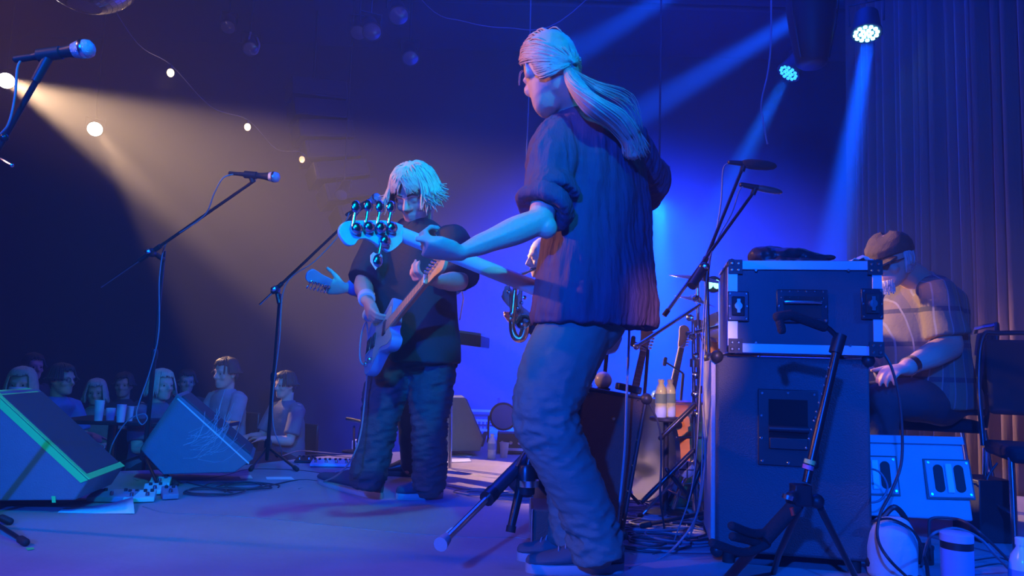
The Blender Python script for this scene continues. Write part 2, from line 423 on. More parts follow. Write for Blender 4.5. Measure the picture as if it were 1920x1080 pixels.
# ============================================================ man with the ponytail (bass player, nearest the camera)
def ponytail_man():
    f = V((-.65, .76, 0)); l = left_of(f)
    base = V((.28, 2.5, 0))
    t = thing('person', 'man with long ponytail and crinkled navy shirt holding a bass, back to us', 'person', base)
    hc = P(1030, 136, 2.44); R = rot3((-.34, .88, -.40)); hk = 1.11
    neck = P(1082, 205, 2.5); chest = P(1112, 330, 2.56); pel = P(1108, 590, 2.55)
    sh = [P(1045, 262, 2.42), P(1178, 268, 2.66)]; el = [P(1014, 414, 2.28), P(1226, 352, 2.86)]; wr = [P(862, 474, 2.20), P(1120, 480, 3.0)]
    hip = [P(1072, 620, 2.48), P(1108, 620, 2.64)]; kn = [P(1022, 775, 2.38), P(1036, 785, 2.68)]; an = [P(1125, 1018, 2.44), P(1072, 1008, 2.66)]
    s = M(); body_core(s, pel, chest, neck, hc, R, f, sh, el, wr, hip, kn, an, hk, build=.95)
    d = (P(800, 466, 2.165)-wr[0])
    hand(s, wr[0], d, (0, .45, .89), (0, -.93, .35), curl=(72, 70, 70, 70), mcp=(62, 64, 66, 68), thumb=(-.97, -.05, .02), k=1.12)
    # tendons and bony elbow
    s.tube(catmull([lerp(el[0], wr[0], .1)+V((0, -.03, .0)), lerp(el[0], wr[0], .5)+V((0, -.033, -.004)), wr[0]+V((0, -.02, 0))], 4), .009, 8)
    s.tube(catmull([lerp(el[0], wr[0], .12)+V((0, -.02, -.025)), lerp(el[0], wr[0], .5)+V((0, -.024, -.02)), wr[0]+V((0, -.014, -.01))], 4), .008, 8)
    s.ball(el[0]+V((.018, -.005, -.022)), .036, 12)
    hand(s, wr[1], (-.5, -.2, -.8), (-.5, .2, 0), (-.8, -.3, .3), k=1.05)
    build_remesh(s, 'body', m_skin, t, .0052, 3)
    # shirt
    s = M(); D = 2.54
    spec = [(1116, 612, .245, .15, .16), (1117, 596, .248, .16, .165), (1120, 560, .240, .165, .165), (1121, 500, .222, .16, .155), (1123, 440, .208, .15, .14),
            (1124, 380, .200, .15, .135), (1120, 320, .203, .14, .13), (1112, 272, .196, .12, .13), (1103, 240, .165, .10, .12), (1092, 214, .10, .08, .085), (1084, 196, .066, .07, .07)]
    rings(s, [(P(x, y, D), a, b, c) for x, y, a, b, c in spec], f, ex=2.5)
    sl = [lerp(sh[0], chest, .25), sh[0]+V((0, 0, .0)), lerp(sh[0], el[0], .45)+V((.0, .01, 0)), P(1034, 372, 2.33)]
    path = catmull(sl, 5); s.tube(path, [.085+.006*math.sin(i) for i in range(len(path))], 18)
    sr = [lerp(sh[1], chest, .25), sh[1], lerp(sh[1], el[1], .5), P(1222, 340, 2.84), P(1200, 372, 2.92)]
    path = catmull(sr, 5); s.tube(path, [.082, .08, .078]+[.075]*(len(path)-3), 18)
    def warp(co, no):
        z = co[:, 2]
        vert = snoise(co, 52, 3, (1, 1, .14), 2)*.0058+snoise(co, 16, 5, (1, 1, .3), 2)*.010
        return co+no*(vert+.0035*snoise(co, 40, 9, (.5, .5, 1), 2))[:, None]
    sh_o = build_remesh(s, 'shirt', m_denim, t, .0075, 3, warp)
    # rolled cuffs, collar, side vent
    cc = P(1022, 388, 2.31); ax = (P(1002, 408, 2.28)-P(1036, 350, 2.34)).normalized(); x, y, dd = frame(ax)
    s = M()
    for off, rr, r2 in ((-.012, .078, .020), (.008, .076, .021)):
        s.tube([cc+dd*off+(x*math.cos(a)+y*math.sin(a))*rr*(1+.05*math.sin(3*a+off*90)) for a in [2*PI*i/24 for i in range(24)]], r2, 10, closed=True)
    s.lathe([(.070, -.02), (.076, .0), (.070, .02), (.045, .018), (.045, -.018)], cc, dd, 24)
    build_remesh(s, 'rolled_cuff', m_denim, t, .006, 2, lambda c, n: folds(c, n, .006, 22, 4))
    s = M(); rr = []
    for h, g in ((0, 1.0), (.028, .98), (.045, 1.02)):
        rr.append([P(1083, 203, 2.5)+V((0, 0, h-.012))+l*(.074*g*math.cos(a))+f*(.078*g*math.sin(a))+V((0, 0, -.02*math.sin(a))) for a in [2*PI*i/26 for i in range(26)]])
    for h, g in ((.046, .92), (.0, .90)):
        rr.append([P(1083, 203, 2.5)+V((0, 0, h-.012))+l*(.074*g*math.cos(a))+f*(.078*g*math.sin(a))+V((0, 0, -.02*math.sin(a))) for a in [2*PI*i/26 for i in range(26)]])
    s.loft(rr, caps=False, closed=True); s.build('collar', m_denim, t, smooth=60)
    s = M(); p = P(1104, 585, 2.30); q = P(1109, 622, 2.30); 
    # trousers
    s = M()
    rings(s, [(P(1088, 655, 2.54), .09, .09, .10), (P(1096, 622, 2.54), .135, .12, .125), (P(1108, 570, 2.54), .16, .12, .12)], f)
    limb(s, [P(1082, 606, 2.49), P(1044, 690, 2.43), P(1023, 775, 2.38), P(1052, 855, 2.40), P(1090, 935, 2.43), P(1119, 1020, 2.45)], [.12, .122, .106, .094, .088, .086], n=20)
    s.cyl(P(1110, 995, 2.45), P(1122, 1045, 2.455), .088, 20)
    limb(s, [P(1108, 612, 2.62), P(1064, 700, 2.66), P(1036, 785, 2.68), P(1062, 895, 2.69), P(1072, 985, 2.68)], [.095, .095, .086, .082, .078], n=20)
    s.cyl(P(1073, 985, 2.68), P(1070, 1020, 2.68), .08, 20)
    kz = P(1022, 775, 2.38).z; az = P(1119, 1035, 2.45).z
    def warp2(co, no):
        z = co[:, 2]; a = .003+.011*np.exp(-((z-kz+.02)/.12)**2)+.013*np.exp(-((z-az-.05)/.09)**2)
        n1 = snoise(co, 11, 8, (1, 1, 3.2), 3); n2 = snoise(co, 22, 18, (1.2, 1.2, 2.6), 2)
        ridge = 1-np.abs(n1)*2.2; ridge2 = 1-np.abs(n2)*2.2
        return co+no*(a*(ridge*.9+ridge2*.35)*.8-a*.5+.003*snoise(co, 9, 2, (1, 1, .5)))[:, None]
    build_remesh(s, 'trousers', m_trouser, t, .0075, 3, warp2)
    shoe(t, G(1172, 1076)+V((0, .035, 0)), G(986, 1074)+V((0, .02, 0)), m_canvas, m_sole, .11, .085)
    shoe(t, G(1110, 1058)+V((0, .02, 0)), G(969, 1048)+V((0, -.0, 0)), m_canvas, m_sole, .105, .08)
    # hair: scalp shell and strands drawn back to the tie, then the tail
    tie = P(1060, 122, 2.36)
    s = M(); rr = []
    for e in (-48, -34, -18, 0, 20, 40, 58, 74, 86):
        rr.append([ell(hc, R, hk, az, max(e, hairline(az)), .012) for az in range(0, 360, 12)])
    s.loft(rr)
    tail_l = R.transposed()@(tie-hc)/hk
    rs = random.Random(5)
    for _ in range(620):
        az = rs.uniform(0, 360); e0 = hairline(az)+abs(rs.gauss(0, 12))+rs.uniform(-2, 2)
        e0 = min(e0, 84)
        p0 = ell(hc, R, hk, az, e0, .008); pts = [p0]
        for u in (.25, .5, .75, .92):
            q = R.transposed()@(lerp(p0, tie, u)-hc)/hk; q = q-V((0, -.006, .012))
            r_ = math.sqrt((q.x/.078)**2+(q.y/.096)**2+(q.z/.112)**2); goal = 1.16+rs.uniform(-.02, .03)
            q = q*(goal/r_) if r_ < goal else q
            pts.append(hc+R@(q+V((0, -.006, .012)))*hk)
        pts.append(tie); strands(s, [pts], rs.uniform(.0014, .0030))
    for _ in range(8):
        a = ell(hc, R, hk, rs.uniform(-30, 60), 30, .004); strands(s, [[a, a+V((-.03, -.01, -.01)), a+V((-.035, rs.uniform(-.02, .02), -.06))]], .0008)
    s.build('hair', m_hair_tail, t, smooth=180)
    s = M(); s.tube([tie+(frame(P(1110, 190, 2.33)-tie)[0]*math.cos(a)+frame(P(1110, 190, 2.33)-tie)[1]*math.sin(a))*.018 for a in [2*PI*i/16 for i in range(16)]], .007, 8, closed=True)
    s.build('hair_tie', m_black, t)
    s = M(); spine = [tie, P(1078, 160, 2.30), P(1112, 195, 2.29), P(1150, 222, 2.33), P(1178, 255, 2.37), P(1188, 285, 2.40)]
    spine_w = [.010, .032, .040, .042, .040, .030]
    s.tube(catmull(spine, 4), [max(.008, lerp(spine_w[min(i//4, 4)], spine_w[min(i//4+1, 5)], (i % 4)/4)*.75) for i in range(21)], 12, roundcap=True)
    for _ in range(420):
        a = rs.uniform(0, 2*PI); g = rs.uniform(.55, 1.1); cut = rs.uniform(.72, 1.12); pts = []
        for i, p in enumerate(spine):
            w = spine_w[i]*g; w2 = w*(1+.15*math.sin(i*1.7+a))
            x, y, dd = frame(spine[min(i+1, 5)]-spine[max(i-1, 0)])
            pts.append(p+x*math.cos(a+.25*i)*w2+y*math.sin(a+.25*i)*w2*.7)
        if cut < .9: pts = pts[:5]
        else: pts[-1] = pts[-1]+V((rs.uniform(-.01, .035), 0, rs.uniform(-.02, .015)))
        strands(s, [pts], rs.uniform(.0013, .0028))
    for _ in range(16):
        o = V((rs.uniform(0, .05), 0, rs.uniform(0, .05))); strands(s, [[tie, P(1110, 165, 2.3)+o*.5, P(1165, 200, 2.33)+o, P(1196, 250, 2.38)+o*.5]], .0008)
    s.build('ponytail', m_hair_tail, t, smooth=180)
    return t
ponytail_man()
# ============================================================ instruments
m_bassw = mat('cream_lacquer', (.80, .80, .74), .3, coat=.4)
m_maple = mat('maple', (.62, .40, .20), .45, var=.15, vscale=12, stretch=(1, 1, 6))
m_rose = mat('dark_fretboard', (.05, .035, .03), .5)
m_chrome = mat('chrome', (.75, .75, .78), .18, 1.0)
m_brass = mat('brass', (.85, .60, .32), .25, 1.0)
m_bodyblue = mat('pale_blue_lacquer', (.18, .32, .55), .25, coat=.5)
m_pick = mat('pale_green_pickguard', (.26, .38, .36), .4)
m_blackp = mat('black_plastic', (.025, .025, .03), .45)
def outline(kind):
    pts = {'offset': [(0, -.09), (.0, .09), (.03, .145), (.10, .165), (.17, .14), (.225, .108), (.27, .115), (.315, .150), (.37, .165), (.405, .15), (.40, .118), (.36, .085), (.335, .05), (.335, -.04), (.345, -.075), (.37, -.115), (.36, -.145), (.32, -.15), (.27, -.125), (.22, -.112), (.17, -.13), (.10, -.16), (.03, -.145)],
           'single': [(0, -.08), (.0, .08), (.03, .145), (.10, .16), (.17, .135), (.22, .11), (.27, .12), (.32, .14), (.345, .12), (.35, .06), (.35, -.01), (.34, -.03), (.35, -.06), (.385, -.105), (.37, -.135), (.33, -.14), (.27, -.12), (.22, -.105), (.17, -.125), (.10, -.155), (.03, -.14)]}[kind]
    p = [V((x, y, 0)) for x, y in pts]; q = catmull(p+[p[0]], 3)[:-1]; return [(v.x, v.y) for v in q]
def electric(name, label, cat, tail, tip, nrm, kind='single', k=1.0, total=1.0, headl=.19, body_m=None, neck_m=None, fb_m=None, head_m=None, guard=None, flip=1, tuners='six', neckw=(.042, .055), group=None):
    """tail and tip fix the long axis, nrm is the way the strings face"""
    tail, tip = V(tail), V(tip); a = (tip-tail).normalized(); L = (tip-tail).length; n = V(nrm); n = (n-a*n.dot(a)).normalized(); w_ = a.cross(n)*flip
    Q = lambda x, y, z: tail+a*x+w_*y+n*z
    t = thing(name, label, cat, tail, group)
    ol = outline(kind); s = M()
    s.loft([[Q(x*k*.985+.004, y*k*.97, z0) for x, y in ol] if q in (0, 3) else [Q(x*k, y*k, z0) for x, y in ol] for q, z0 in enumerate((-.024, -.016, .014, .022))])
    s.build('body', body_m, t, smooth=35)
    if guard:
        s = M(); s.prism([Q(x*k*.86+.04, y*k*.72-.01*k, .0225) for x, y in ol if x > .1], n*.002); s.build('pickguard', guard, t, smooth=0)
    x0, x1 = .335*k, L-headl*k
    s = M(); s.loft([[Q(x, y*ww/2, z) for y, z in ((-1, .022), (1, .022), (.8, .004), (0, -.003), (-.8, .004))] for x, ww in ((x0-.06, neckw[1]), (x1, neckw[0]))]); s.build('neck', neck_m, t, smooth=60)
    s = M(); s.loft([[Q(x, y*ww/2, z) for y, z in ((-1, .0225), (1, .0225), (.9, .0275), (-.9, .0275))] for x, ww in ((x0-.09, neckw[1]), (x1, neckw[0]))]); fb = s.build('fretboard', fb_m, t, smooth=0)
    s = M()
    for i in range(1, 21):
        x = x1-(x1-x0+.25)*(1-2**(-i/12)); ww = lerp(neckw[0], neckw[1], (x1-x)/(x1-x0))
        if x > x0-.08: s.box(Q(x, 0, .028), (.002, ww*.9, .0015), Matrix((a, w_, n)).transposed())
    stuff(s.build('frets', m_chrome, fb, smooth=0))
    hp = [(0, -.5*neckw[0]/.19*1), (0, .5*neckw[0]/.19)]
    hw = neckw[0]/2
    if tuners == 'bass5':
        ho = [(u/650, v/650) for u, v in ((0, 16), (30, 14), (73, -1), (119, -20), (132, -36), (130, -52), (112, -66), (97, -61), (89, -46), (68, -40), (38, -47), (23, -50), (8, -36), (-4, -18))]
    else:
        ho = [(0, -hw), (.03, -hw-.006), (.09, -hw-.010), (.14, -hw-.02), (.17, -hw-.018), (.19, -.01), (.18, .025), (.15, .040), (.10, .036), (.045, hw+.012), (.02, hw+.012), (0, hw)]
        ho = [(x*headl/.19*k, y*k) for x, y in ho]
    pc = catmull([V((x, y, 0)) for x, y in ho], 3)
    s = M(); s.loft([[Q(x1+v.x, v.y, z) for v in pc] for z in (.002, .016)]); hd = s.build('headstock', head_m or neck_m, t, smooth=30, bev=.002)
    s = M(); s.box(Q(x1, 0, .029), (.005, neckw[0]*.95, .006), Matrix((a, w_, n)).transposed()); s.build('nut', m_bassw, t, smooth=0)
    def tuner(x, y, side, big):
        s = M(); g = 1.9 if big else 1.0
        s.lathe([(.004*g, 0), (.004*g, .016), (.0055*g, .018), (.004*g, .024)], Q(x1+x, y, .016), n, 10)
        s.lathe([(.0085*g, 0), (.0095*g, .003), (.0095*g, .009*g), (.006*g, .012*g)], Q(x1+x, y, .002), -n, 12)
        s.cyl(Q(x1+x+.006*g, y, -.006), Q(x1+x+.006*g, y+side*.030*g*.8, -.006), .0028*g, 8)
        s.build('tuner', m_chrome, hd, smooth=50)
        s = M(); R3 = Matrix((a, w_, n)).transposed(); s.ball(Q(x1+x+.006*g, y+side*(.030*g*.8+.011*g), -.006), (.0085*g, .011*g, .004*g), 12, R3); s.build('tuner_key', m_chrome, hd, smooth=180)
    if tuners == 'bass5':
        tp = [(u/650, v/650) for u, v in ((103, -32), (78, -20), (53, -12), (29, -3), (39, -35))]
        for x, y in tp[:4]: tuner(x, y, 1, True)
        tuner(*tp[4], -1, True); sx = tp
    else:
        for i in range(6): tuner((.025+i*.024)*k*headl/.19, .018+.002*i, 1, False)
        sx = [((.025+i*.024)*k*headl/.19, .018) for i in range(6)]
    s = M(); m_ = len(sx); bx = .07*k
    for i, (x, y) in enumerate(sx):
        yy = lerp(-.4, .4, i/(m_-1)); s.tube([Q(bx, yy*neckw[1], .034), Q(x1, yy*neckw[0], .031), Q(x1+x, y, .024)], .0006 if m_ == 6 else .0012, 4)
    s.build('strings', m_chrome, t, smooth=0)
    R3 = Matrix((a, w_, n)).transposed()
    s = M(); s.box(Q(bx, 0, .028), (.05, .075*k, .010), R3); s.build('bridge', m_chrome, t, bev=.002)
    for x in (.13, .27):
        s = M(); s.box(Q(x*k, 0, .0265), (.03, .075*k, .009), R3); s.build('pickup', m_blackp, t, bev=.003)
    for i in range(2):
        s = M(); s.lathe([(.011, 0), (.011, .008), (.009, .014), (.002, .015)], Q((.06+.05*i)*k, -.095*k, .023), n, 14); s.build('knob', m_chrome, t)
    return t, Q, x1
# the bass held by the ponytail man: headstock to the left, its back to the camera
tip = P(647, 392, 2.11); tail = P(1300, 600, 2.98)
bass, BQ, bx1 = electric('bass_guitar', 'cream five-string bass with its headstock pointing left, held by the ponytail man', 'guitar', P(1160, 598, 2.86), tip, (.15, .95, -.25), 'offset', 1.0, 1.2, .200, m_bassw, m_bassw, m_rose, m_bassw, None, -1, 'bass5', (.046, .062))
# ============================================================ blond guitarist in the middle
def blond_man():
    f = V((-.62, -.78, 0)); l = left_of(f)
    t = thing('person', 'blond man in a black shirt and dark jeans, head bowed over his blue guitar', 'person', P(765, 680, 3.6)*1.0+V((0, 0, 0)) if False else V((-.52, 3.6, 0)))
    hc = P(778, 366, 3.56); R = rot3((-.30, -.80, -.52)); hk = 1.12
    neck = P(783, 428, 3.64); chest = P(782, 500, 3.62); pel = P(784, 650, 3.64)
    sh = [P(850, 452, 3.52), P(716, 452, 3.66)]; el = [P(862, 528, 3.36), P(680, 532, 3.52)]; wr = [P(815, 528, 3.05), P(689, 566, 3.33)]
    hip = [P(815, 670, 3.62), P(745, 670, 3.64)]; kn = [P(806, 795, 3.56), P(712, 795, 3.58)]; an = [P(806, 898, 3.64), P(690, 893, 3.58)]
    s = M(); body_core(s, pel, chest, neck, hc, R, f, sh, el, wr, hip, kn, an, hk, neckr=.062, build=1.0)
    hand(s, wr[0], P(785, 522, 2.98)-wr[0], (-.2, -.1, 1), (.25, -.8, .3), curl=(48, 50, 52, 54), mcp=(30, 34, 38, 42), k=1.0)
    hand(s, wr[1], P(697, 600, 3.24)-wr[1], (.75, .25, 0), (-.1, -.8, .3), curl=(30, 38, 44, 48), mcp=(25, 28, 32, 36), thumb=(.5, -.3, -.8), k=1.0)
    build_remesh(s, 'body', m_skin2, t, .0055, 3)
    s = M()
    for q in (-1, 1): s.tube(catmull([hc+R@V((q*.014, .091, .024))*hk, hc+R@V((q*.034, .090, .030))*hk, hc+R@V((q*.054, .076, .022))*hk], 3), .004, 6, roundcap=True)
    s.build('eyebrows', m_hair_dark, t)
    s = M()
    spec = [(788, 680, .205, .17, .16), (786, 640, .208, .18, .16), (784, 580, .205, .19, .155), (783, 520, .200, .17, .15), (783, 470, .205, .14, .14), (783, 442, .185, .115, .125), (783, 424, .115, .09, .10), (783, 412, .072, .075, .075)]
    rings(s, [(P(x, y, 3.62), a, b, c) for x, y, a, b, c in spec], f, ex=2.5)
    for i, g in ((0, .098), (1, .088)):
        e = lerp(sh[i], el[i], .94); s.tube(catmull([lerp(sh[i], chest, .3), sh[i], lerp(sh[i], e, .5), e], 4), [.078, .082, .084, .083, .083, .083, .085, .085, .087, .09, .092, g, g][:13], 18)
    build_remesh(s, 'shirt', m_black, t, .008, 3, lambda c, n: folds(c, n, .009, 7, 11, (1, 1, .45)))
    s = M()
    rings(s, [(P(783, 705, 3.62), .13, .10, .11), (P(783, 670, 3.62), .17, .125, .13), (P(783, 630, 3.62), .165, .12, .12)], f)
    limb(s, [P(815, 672, 3.6), P(808, 740, 3.58), P(805, 800, 3.56), P(806, 860, 3.6), P(804, 905, 3.63)], [.112, .105, .086, .082, .082], n=18); 
    limb(s, [P(745, 672, 3.62), P(722, 740, 3.6), P(711, 800, 3.58), P(700, 850, 3.58), P(690, 892, 3.58)], [.112, .105, .086, .085, .088], n=18)
    def warp(co, no):
        n1 = snoise(co, 12, 28, (1, 1, 3.0), 3); return co+no*((1-np.abs(n1)*2.4)*.010-.003)[:, None]
    build_remesh(s, 'jeans', m_jean, t, .008, 3, warp)
    shoe(t, G(714, 937)+V((.0, .02, 0)), G(600, 905)+V((0, -.0, 0)), m_suede, m_sole, .11, .10)
    shoe(t, G(828, 938)+V((0, .07, 0)), G(742, 935)+V((0, -.0, 0)), m_suede, m_sole, .115, .10)
    # wristband and badge
    s = M(); p = lerp(wr[1], el[1], .10); q = lerp(wr[1], el[1], .30); s.cyl(p, q, .040, 18); s.build('wristband', mat('pink_cloth', (.75, .55, .60), .9), t, bev=.006)
    b0 = P(705, 487, 3.38); s = M(); s.prism([b0+V((x, 0, z)) for x, z in ((-.026, -.01), (0, -.048), (.026, -.01), (.028, .02), (.014, .036), (0, .028), (-.014, .036), (-.028, .02))], (0, .006, 0)); s.build('badge', mat('white_badge', (.8, .8, .72), .5), t, bev=.002)
    s = M().ball(b0+V((0, -.001, .0)), (.014, .003, .014), 14); s.build('badge_centre', m_brass, t)
    # hair: choppy chin-length
    s = M(); rr = []
    for e in (-46, -30, -12, 5, 20, 34, 48, 64, 82):
        rr.append([ell(hc, R, hk, az, max(e, hairline(az)), .008+.012*(e > 0)) for az in range(0, 360, 10)])
    s.loft(rr); rs = random.Random(11); dn = V((0, 0, -1))
    for i in range(760):
        az = rs.uniform(0, 360); a_ = min(az, 360-az); front = a_ < 46
        cz = rs.gauss(0, 1)
        crown = ell(hc, R, hk, 180+cz*60, rs.uniform(62, 86), .014)
        pts = [crown, ell(hc, R, hk, az+rs.uniform(-10, 10), rs.uniform(44, 58), .022+rs.uniform(0, .010))]
        if front:
            side = 1 if az < 180 else -1
            pts += [ell(hc, R, hk, az+side*rs.uniform(2, 14), rs.uniform(26, 36), .026), ell(hc, R, hk, az+side*rs.uniform(8, 34), rs.uniform(10, 22), .024)]
        else:
            p = ell(hc, R, hk, az, rs.uniform(8, 16), .026+rs.uniform(0, .010)); out = (p-hc).normalized(); ln = rs.uniform(.05, .12)
            k2 = rs.uniform(-.015, .045); pts += [p, p+dn*ln*.6+out*(.008+k2*.3), p+dn*ln+out*(.006+k2)+V((rs.uniform(-.012, .022), rs.uniform(-.01, .01), rs.uniform(0, .012)))]
        strands(s, [pts], rs.uniform(.0016, .0034))
    s.build('hair', m_hair_blond, t, smooth=180)
    # strap
    s = M(); s.tube(catmull([P(735, 600, 3.30), P(728, 520, 3.38), P(742, 450, 3.50), P(775, 420, 3.60), P(835, 432, 3.72)], 5), [(.003, .028)]*21, 8, up=(0, 0, 1)); 
    return t
blond_man()
g, GQ, gx1 = electric('electric_guitar', 'pale blue electric guitar with a maple neck, played by the blond man', 'guitar', P(694, 662, 3.40), P(842, 486, 2.74), (-.93, -.32, .14), 'single', .92, 1.0, .18, m_bodyblue, m_maple, m_maple, None, m_pick, -1)
s = M(); s.tube(catmull([P(693, 655, 3.36), P(690, 675, 3.33), P(683, 684, 3.33), P(675, 672, 3.33), P(677, 630, 3.36), P(687, 605, 3.4), P(690, 660, 3.42), P(685, 740, 3.45), P(672, 830, 3.4), P(640, 885, 3.35), G(600, 905), G(560, 917)], 6), .004, 6)
tag(s.build('guitar_cable', mat('grey_cable', (.25, .25, .3), .5)), 'cable looping from the blue guitar down to the floor', 'cable')
# ============================================================ player behind him: hand, headstock, legs and boot show
m_blues = mat('blue_sleeve_cloth', (.10, .16, .5), .8, bump=.2)
def hidden_man():
    f = V((-.75, .66, 0)); t = thing('person', 'player mostly hidden behind the blond man, blue cuff, left hand on a headstock', 'person', P(775, 893, 4.5)*1.0-V((0, 0, P(775, 893, 4.5).z)))
    hc = P(792, 372, 4.45); R = rot3((-.7, .6, -.2))
    neck = P(792, 420, 4.5); chest = P(790, 480, 4.5); pel = P(786, 640, 4.5)
    sh = [P(750, 450, 4.40), P(835, 455, 4.6)]; el = [P(712, 515, 4.25), P(850, 540, 4.6)]; wr = [P(648, 540, 4.15), P(790, 560, 4.75)]
    hip = [P(770, 655, 4.4), P(805, 655, 4.55)]; kn = [P(768, 775, 4.35), P(800, 775, 4.55)]; an = [P(768, 870, 4.4), P(800, 858, 4.6)]
    s = M(); body_core(s, pel, chest, neck, hc, R, f, sh, el, wr, hip, kn, an)
    hand(s, wr[0], V((-1, .05, .03)), (0, .8, .4), (0, -.5, .8), curl=(45, 48, 50, 52), mcp=(30, 34, 38, 42), k=1.15)
    hand(s, wr[1], (-.4, .2, -.7), (-.5, .2, 0), (-.8, -.3, .3))
    build_remesh(s, 'body', m_skin, t, .007, 3)
    s = M(); rings(s, [(P(788, 670, 4.5), .17, .12, .12), (P(788, 560, 4.5), .17, .12, .12), (P(790, 480, 4.5), .18, .12, .12), (P(790, 445, 4.5), .16, .1, .1), (P(791, 428, 4.5), .09, .07, .07)], f)
    limb(s, [sh[0], el[0]], [.07, .062]); limb(s, [el[0], P(662, 540, 4.17)], [.060, .048]); limb(s, [sh[1], el[1]], [.07, .06])
    build_remesh(s, 'shirt', m_blues, t, .01, 3, lambda c, n: folds(c, n, .006, 8, 2))
    s = M(); rings(s, [(P(788, 690, 4.48), .14, .10, .1), (P(788, 640, 4.48), .16, .11, .11)], f)
    limb(s, [P(772, 660, 4.42), P(768, 775, 4.36), P(770, 875, 4.42)], [.10, .072, .058]); limb(s, [P(805, 660, 4.55), P(802, 775, 4.56), P(800, 858, 4.62)], [.10, .075, .06])
    build_remesh(s, 'trousers', m_leather, t, .009, 3, lambda c, n: folds(c, n, .007, 12, 3, (1, 1, 2.5)))
    shoe(t, G(786, 893), G(713, 890), m_leather, m_darkrub, .10, .085, False, .10); shoe(t, G(812, 880), G(752, 878), m_leather, m_darkrub, .10, .085, False, .10)
    s = M(); s.ball(hc+V((0, 0, .02)), (.1, .11, .12), 16); s.build('hair', m_hair_dark, t)
hidden_man()
electric('electric_guitar', 'chrome-tunered guitar held by the player hidden behind the blond man', 'guitar', P(772, 590, 4.62), P(576, 515, 4.00), (.1, .95, .1), 'single', .95, 1.0, .19, m_bodyblue, m_maple, m_rose, m_bodyblue, None, 1)
# ============================================================ saxophonist glimpsed beyond the ponytail man
def sax_man():
    f = V((-.9, -.3, 0)); t = thing('person', 'saxophonist glimpsed in the gap beyond the ponytail man, face in profile', 'person', V((P(1060, 600, 4.7).x, 4.7, 0)))
    hc = P(1018, 484, 4.62); R = rot3((-.94, -.2, -.15))
    neck = P(1034, 530, 4.68); chest = P(1045, 570, 4.7); pel = P(1056, 680, 4.72)
    sh = [P(1035, 560, 4.52), P(1050, 555, 4.86)]; el = [P(1005, 615, 4.42), P(1030, 610, 4.75)]; wr = [P(972, 578, 4.40), P(985, 590, 4.55)]
    hip = [P(1052, 690, 4.62), P(1062, 690, 4.8)]; kn = [P(1005, 740, 4.55), P(1010, 740, 4.8)]; an = [P(1015, 850, 4.55), P(1020, 850, 4.8)]
    s = M(); body_core(s, pel, chest, neck, hc, R, f, sh, el, wr, hip, kn, an)
    hand(s, wr[0], P(950, 552, 4.40)-wr[0], (.3, .9, .1), (.2, .1, .9), curl=(40, 44, 48, 50), mcp=(20, 24, 28, 32), k=1.1)
    hand(s, wr[1], V((-.9, 0, -.2)), (0, -.9, .1), (.2, .1, .9), curl=(40, 44, 48, 50), k=1.0)
    build_remesh(s, 'body', m_skin2, t, .007, 3)
    s = M(); rings(s, [(P(1056, 690, 4.7), .18, .13, .13), (P(1052, 620, 4.7), .17, .12, .12), (P(1044, 570, 4.7), .18, .12, .12), (P(1038, 545, 4.7), .12, .09, .09)], f)
    limb(s, [sh[0], el[0]], [.07, .06]); limb(s, [sh[1], el[1]], [.07, .06]); build_remesh(s, 'shirt', m_black, t, .01, 3)
    s = M(); rings(s, [(P(1057, 715, 4.7), .16, .12, .12), (P(1056, 675, 4.7), .17, .13, .13)], f)
    for i in (0, 1): limb(s, [hip[i], kn[i]], [.10, .075]); limb(s, [kn[i], an[i]], [.072, .06])
    build_remesh(s, 'trousers', m_jean, t, .01, 3)
    for i in (0, 1): g = V((an[i].x, an[i].y, 0)); shoe(t, g+V((.04, 0, 0)), g+V((-.22, -.03, 0)), m_leather, m_darkrub, .1, .08, False)
    s = M(); s.ball(hc+R@V((0, -.02, .03)), (.086, .10, .105), 18, R); s.build('hair', m_hair_grey, t)
    # stool
    g = V((P(1060, 690, 4.72).x, 4.72, 0)); z = pel.z-.12
    st = thing('stool', 'round black stool under the saxophonist', 'stool', g)
    M().lathe([(.16, z-.05), (.175, z-.04), (.175, z-.01), (.15, z)], g).build('seat', m_leather, st)
    for a in range(4):
        d = V((math.cos(a*PI/2+.4), math.sin(a*PI/2+.4), 0)); M().cyl(g+d*.12+V((0, 0, z-.05)), g+d*.22, .012, 10).build('leg', m_chrome, st)
    # saxophone
    sx = thing('saxophone', 'brass saxophone with a round bell at the hip of the hidden player', 'saxophone', P(982, 620, 4.38))
    d = 4.36; body = [P(1001, 505, 4.5), P(985, 512, 4.42), P(972, 518, d), P(966, 540, d), P(962, 580, d), P(960, 612, d), P(966, 632, d), P(978, 634, d), P(984, 618, d), P(983, 604, d)]
    s = M(); q = catmull(body, 4); s.tube(q, [.008+.026*(i/len(q))**1.3 for i in range(len(q))], 14); s.build('body_tube', m_brass, sx, smooth=180)
    R_, bc = V((-.25, -.9, .36)).normalized(), P(980, 603, d-.02)
    s = M(); s.lathe([(.022, -.09), (.030, -.05), (.040, -.015), (.047, 0), (.050, .003), (.044, .0), (.036, -.016), (.018, -.08)], bc, R_, 24, caps=False); s.build('bell', m_brass, sx, smooth=180)
    rs = random.Random(4)
    for i in range(9):
        c = P(964+rs.uniform(-12, 22), 528+i*10, d-.04); s = M().lathe([(.012, 0), (.013, .004), (.006, .008)], c, (rs.uniform(-.5, .5), -1, 0), 12); s.build('key', m_chrome, sx)
    s = M()
    for i in range(3): s.cyl(P(955+i*12, 525, d-.035), P(957+i*10, 600, d-.035), .003, 6)
    s.build('key_rod', m_chrome, sx)
    M().tube([P(1004, 503, 4.52), P(996, 506, 4.48)], [.007, .011], 10).build('mouthpiece', m_blackp, sx)
sax_man()
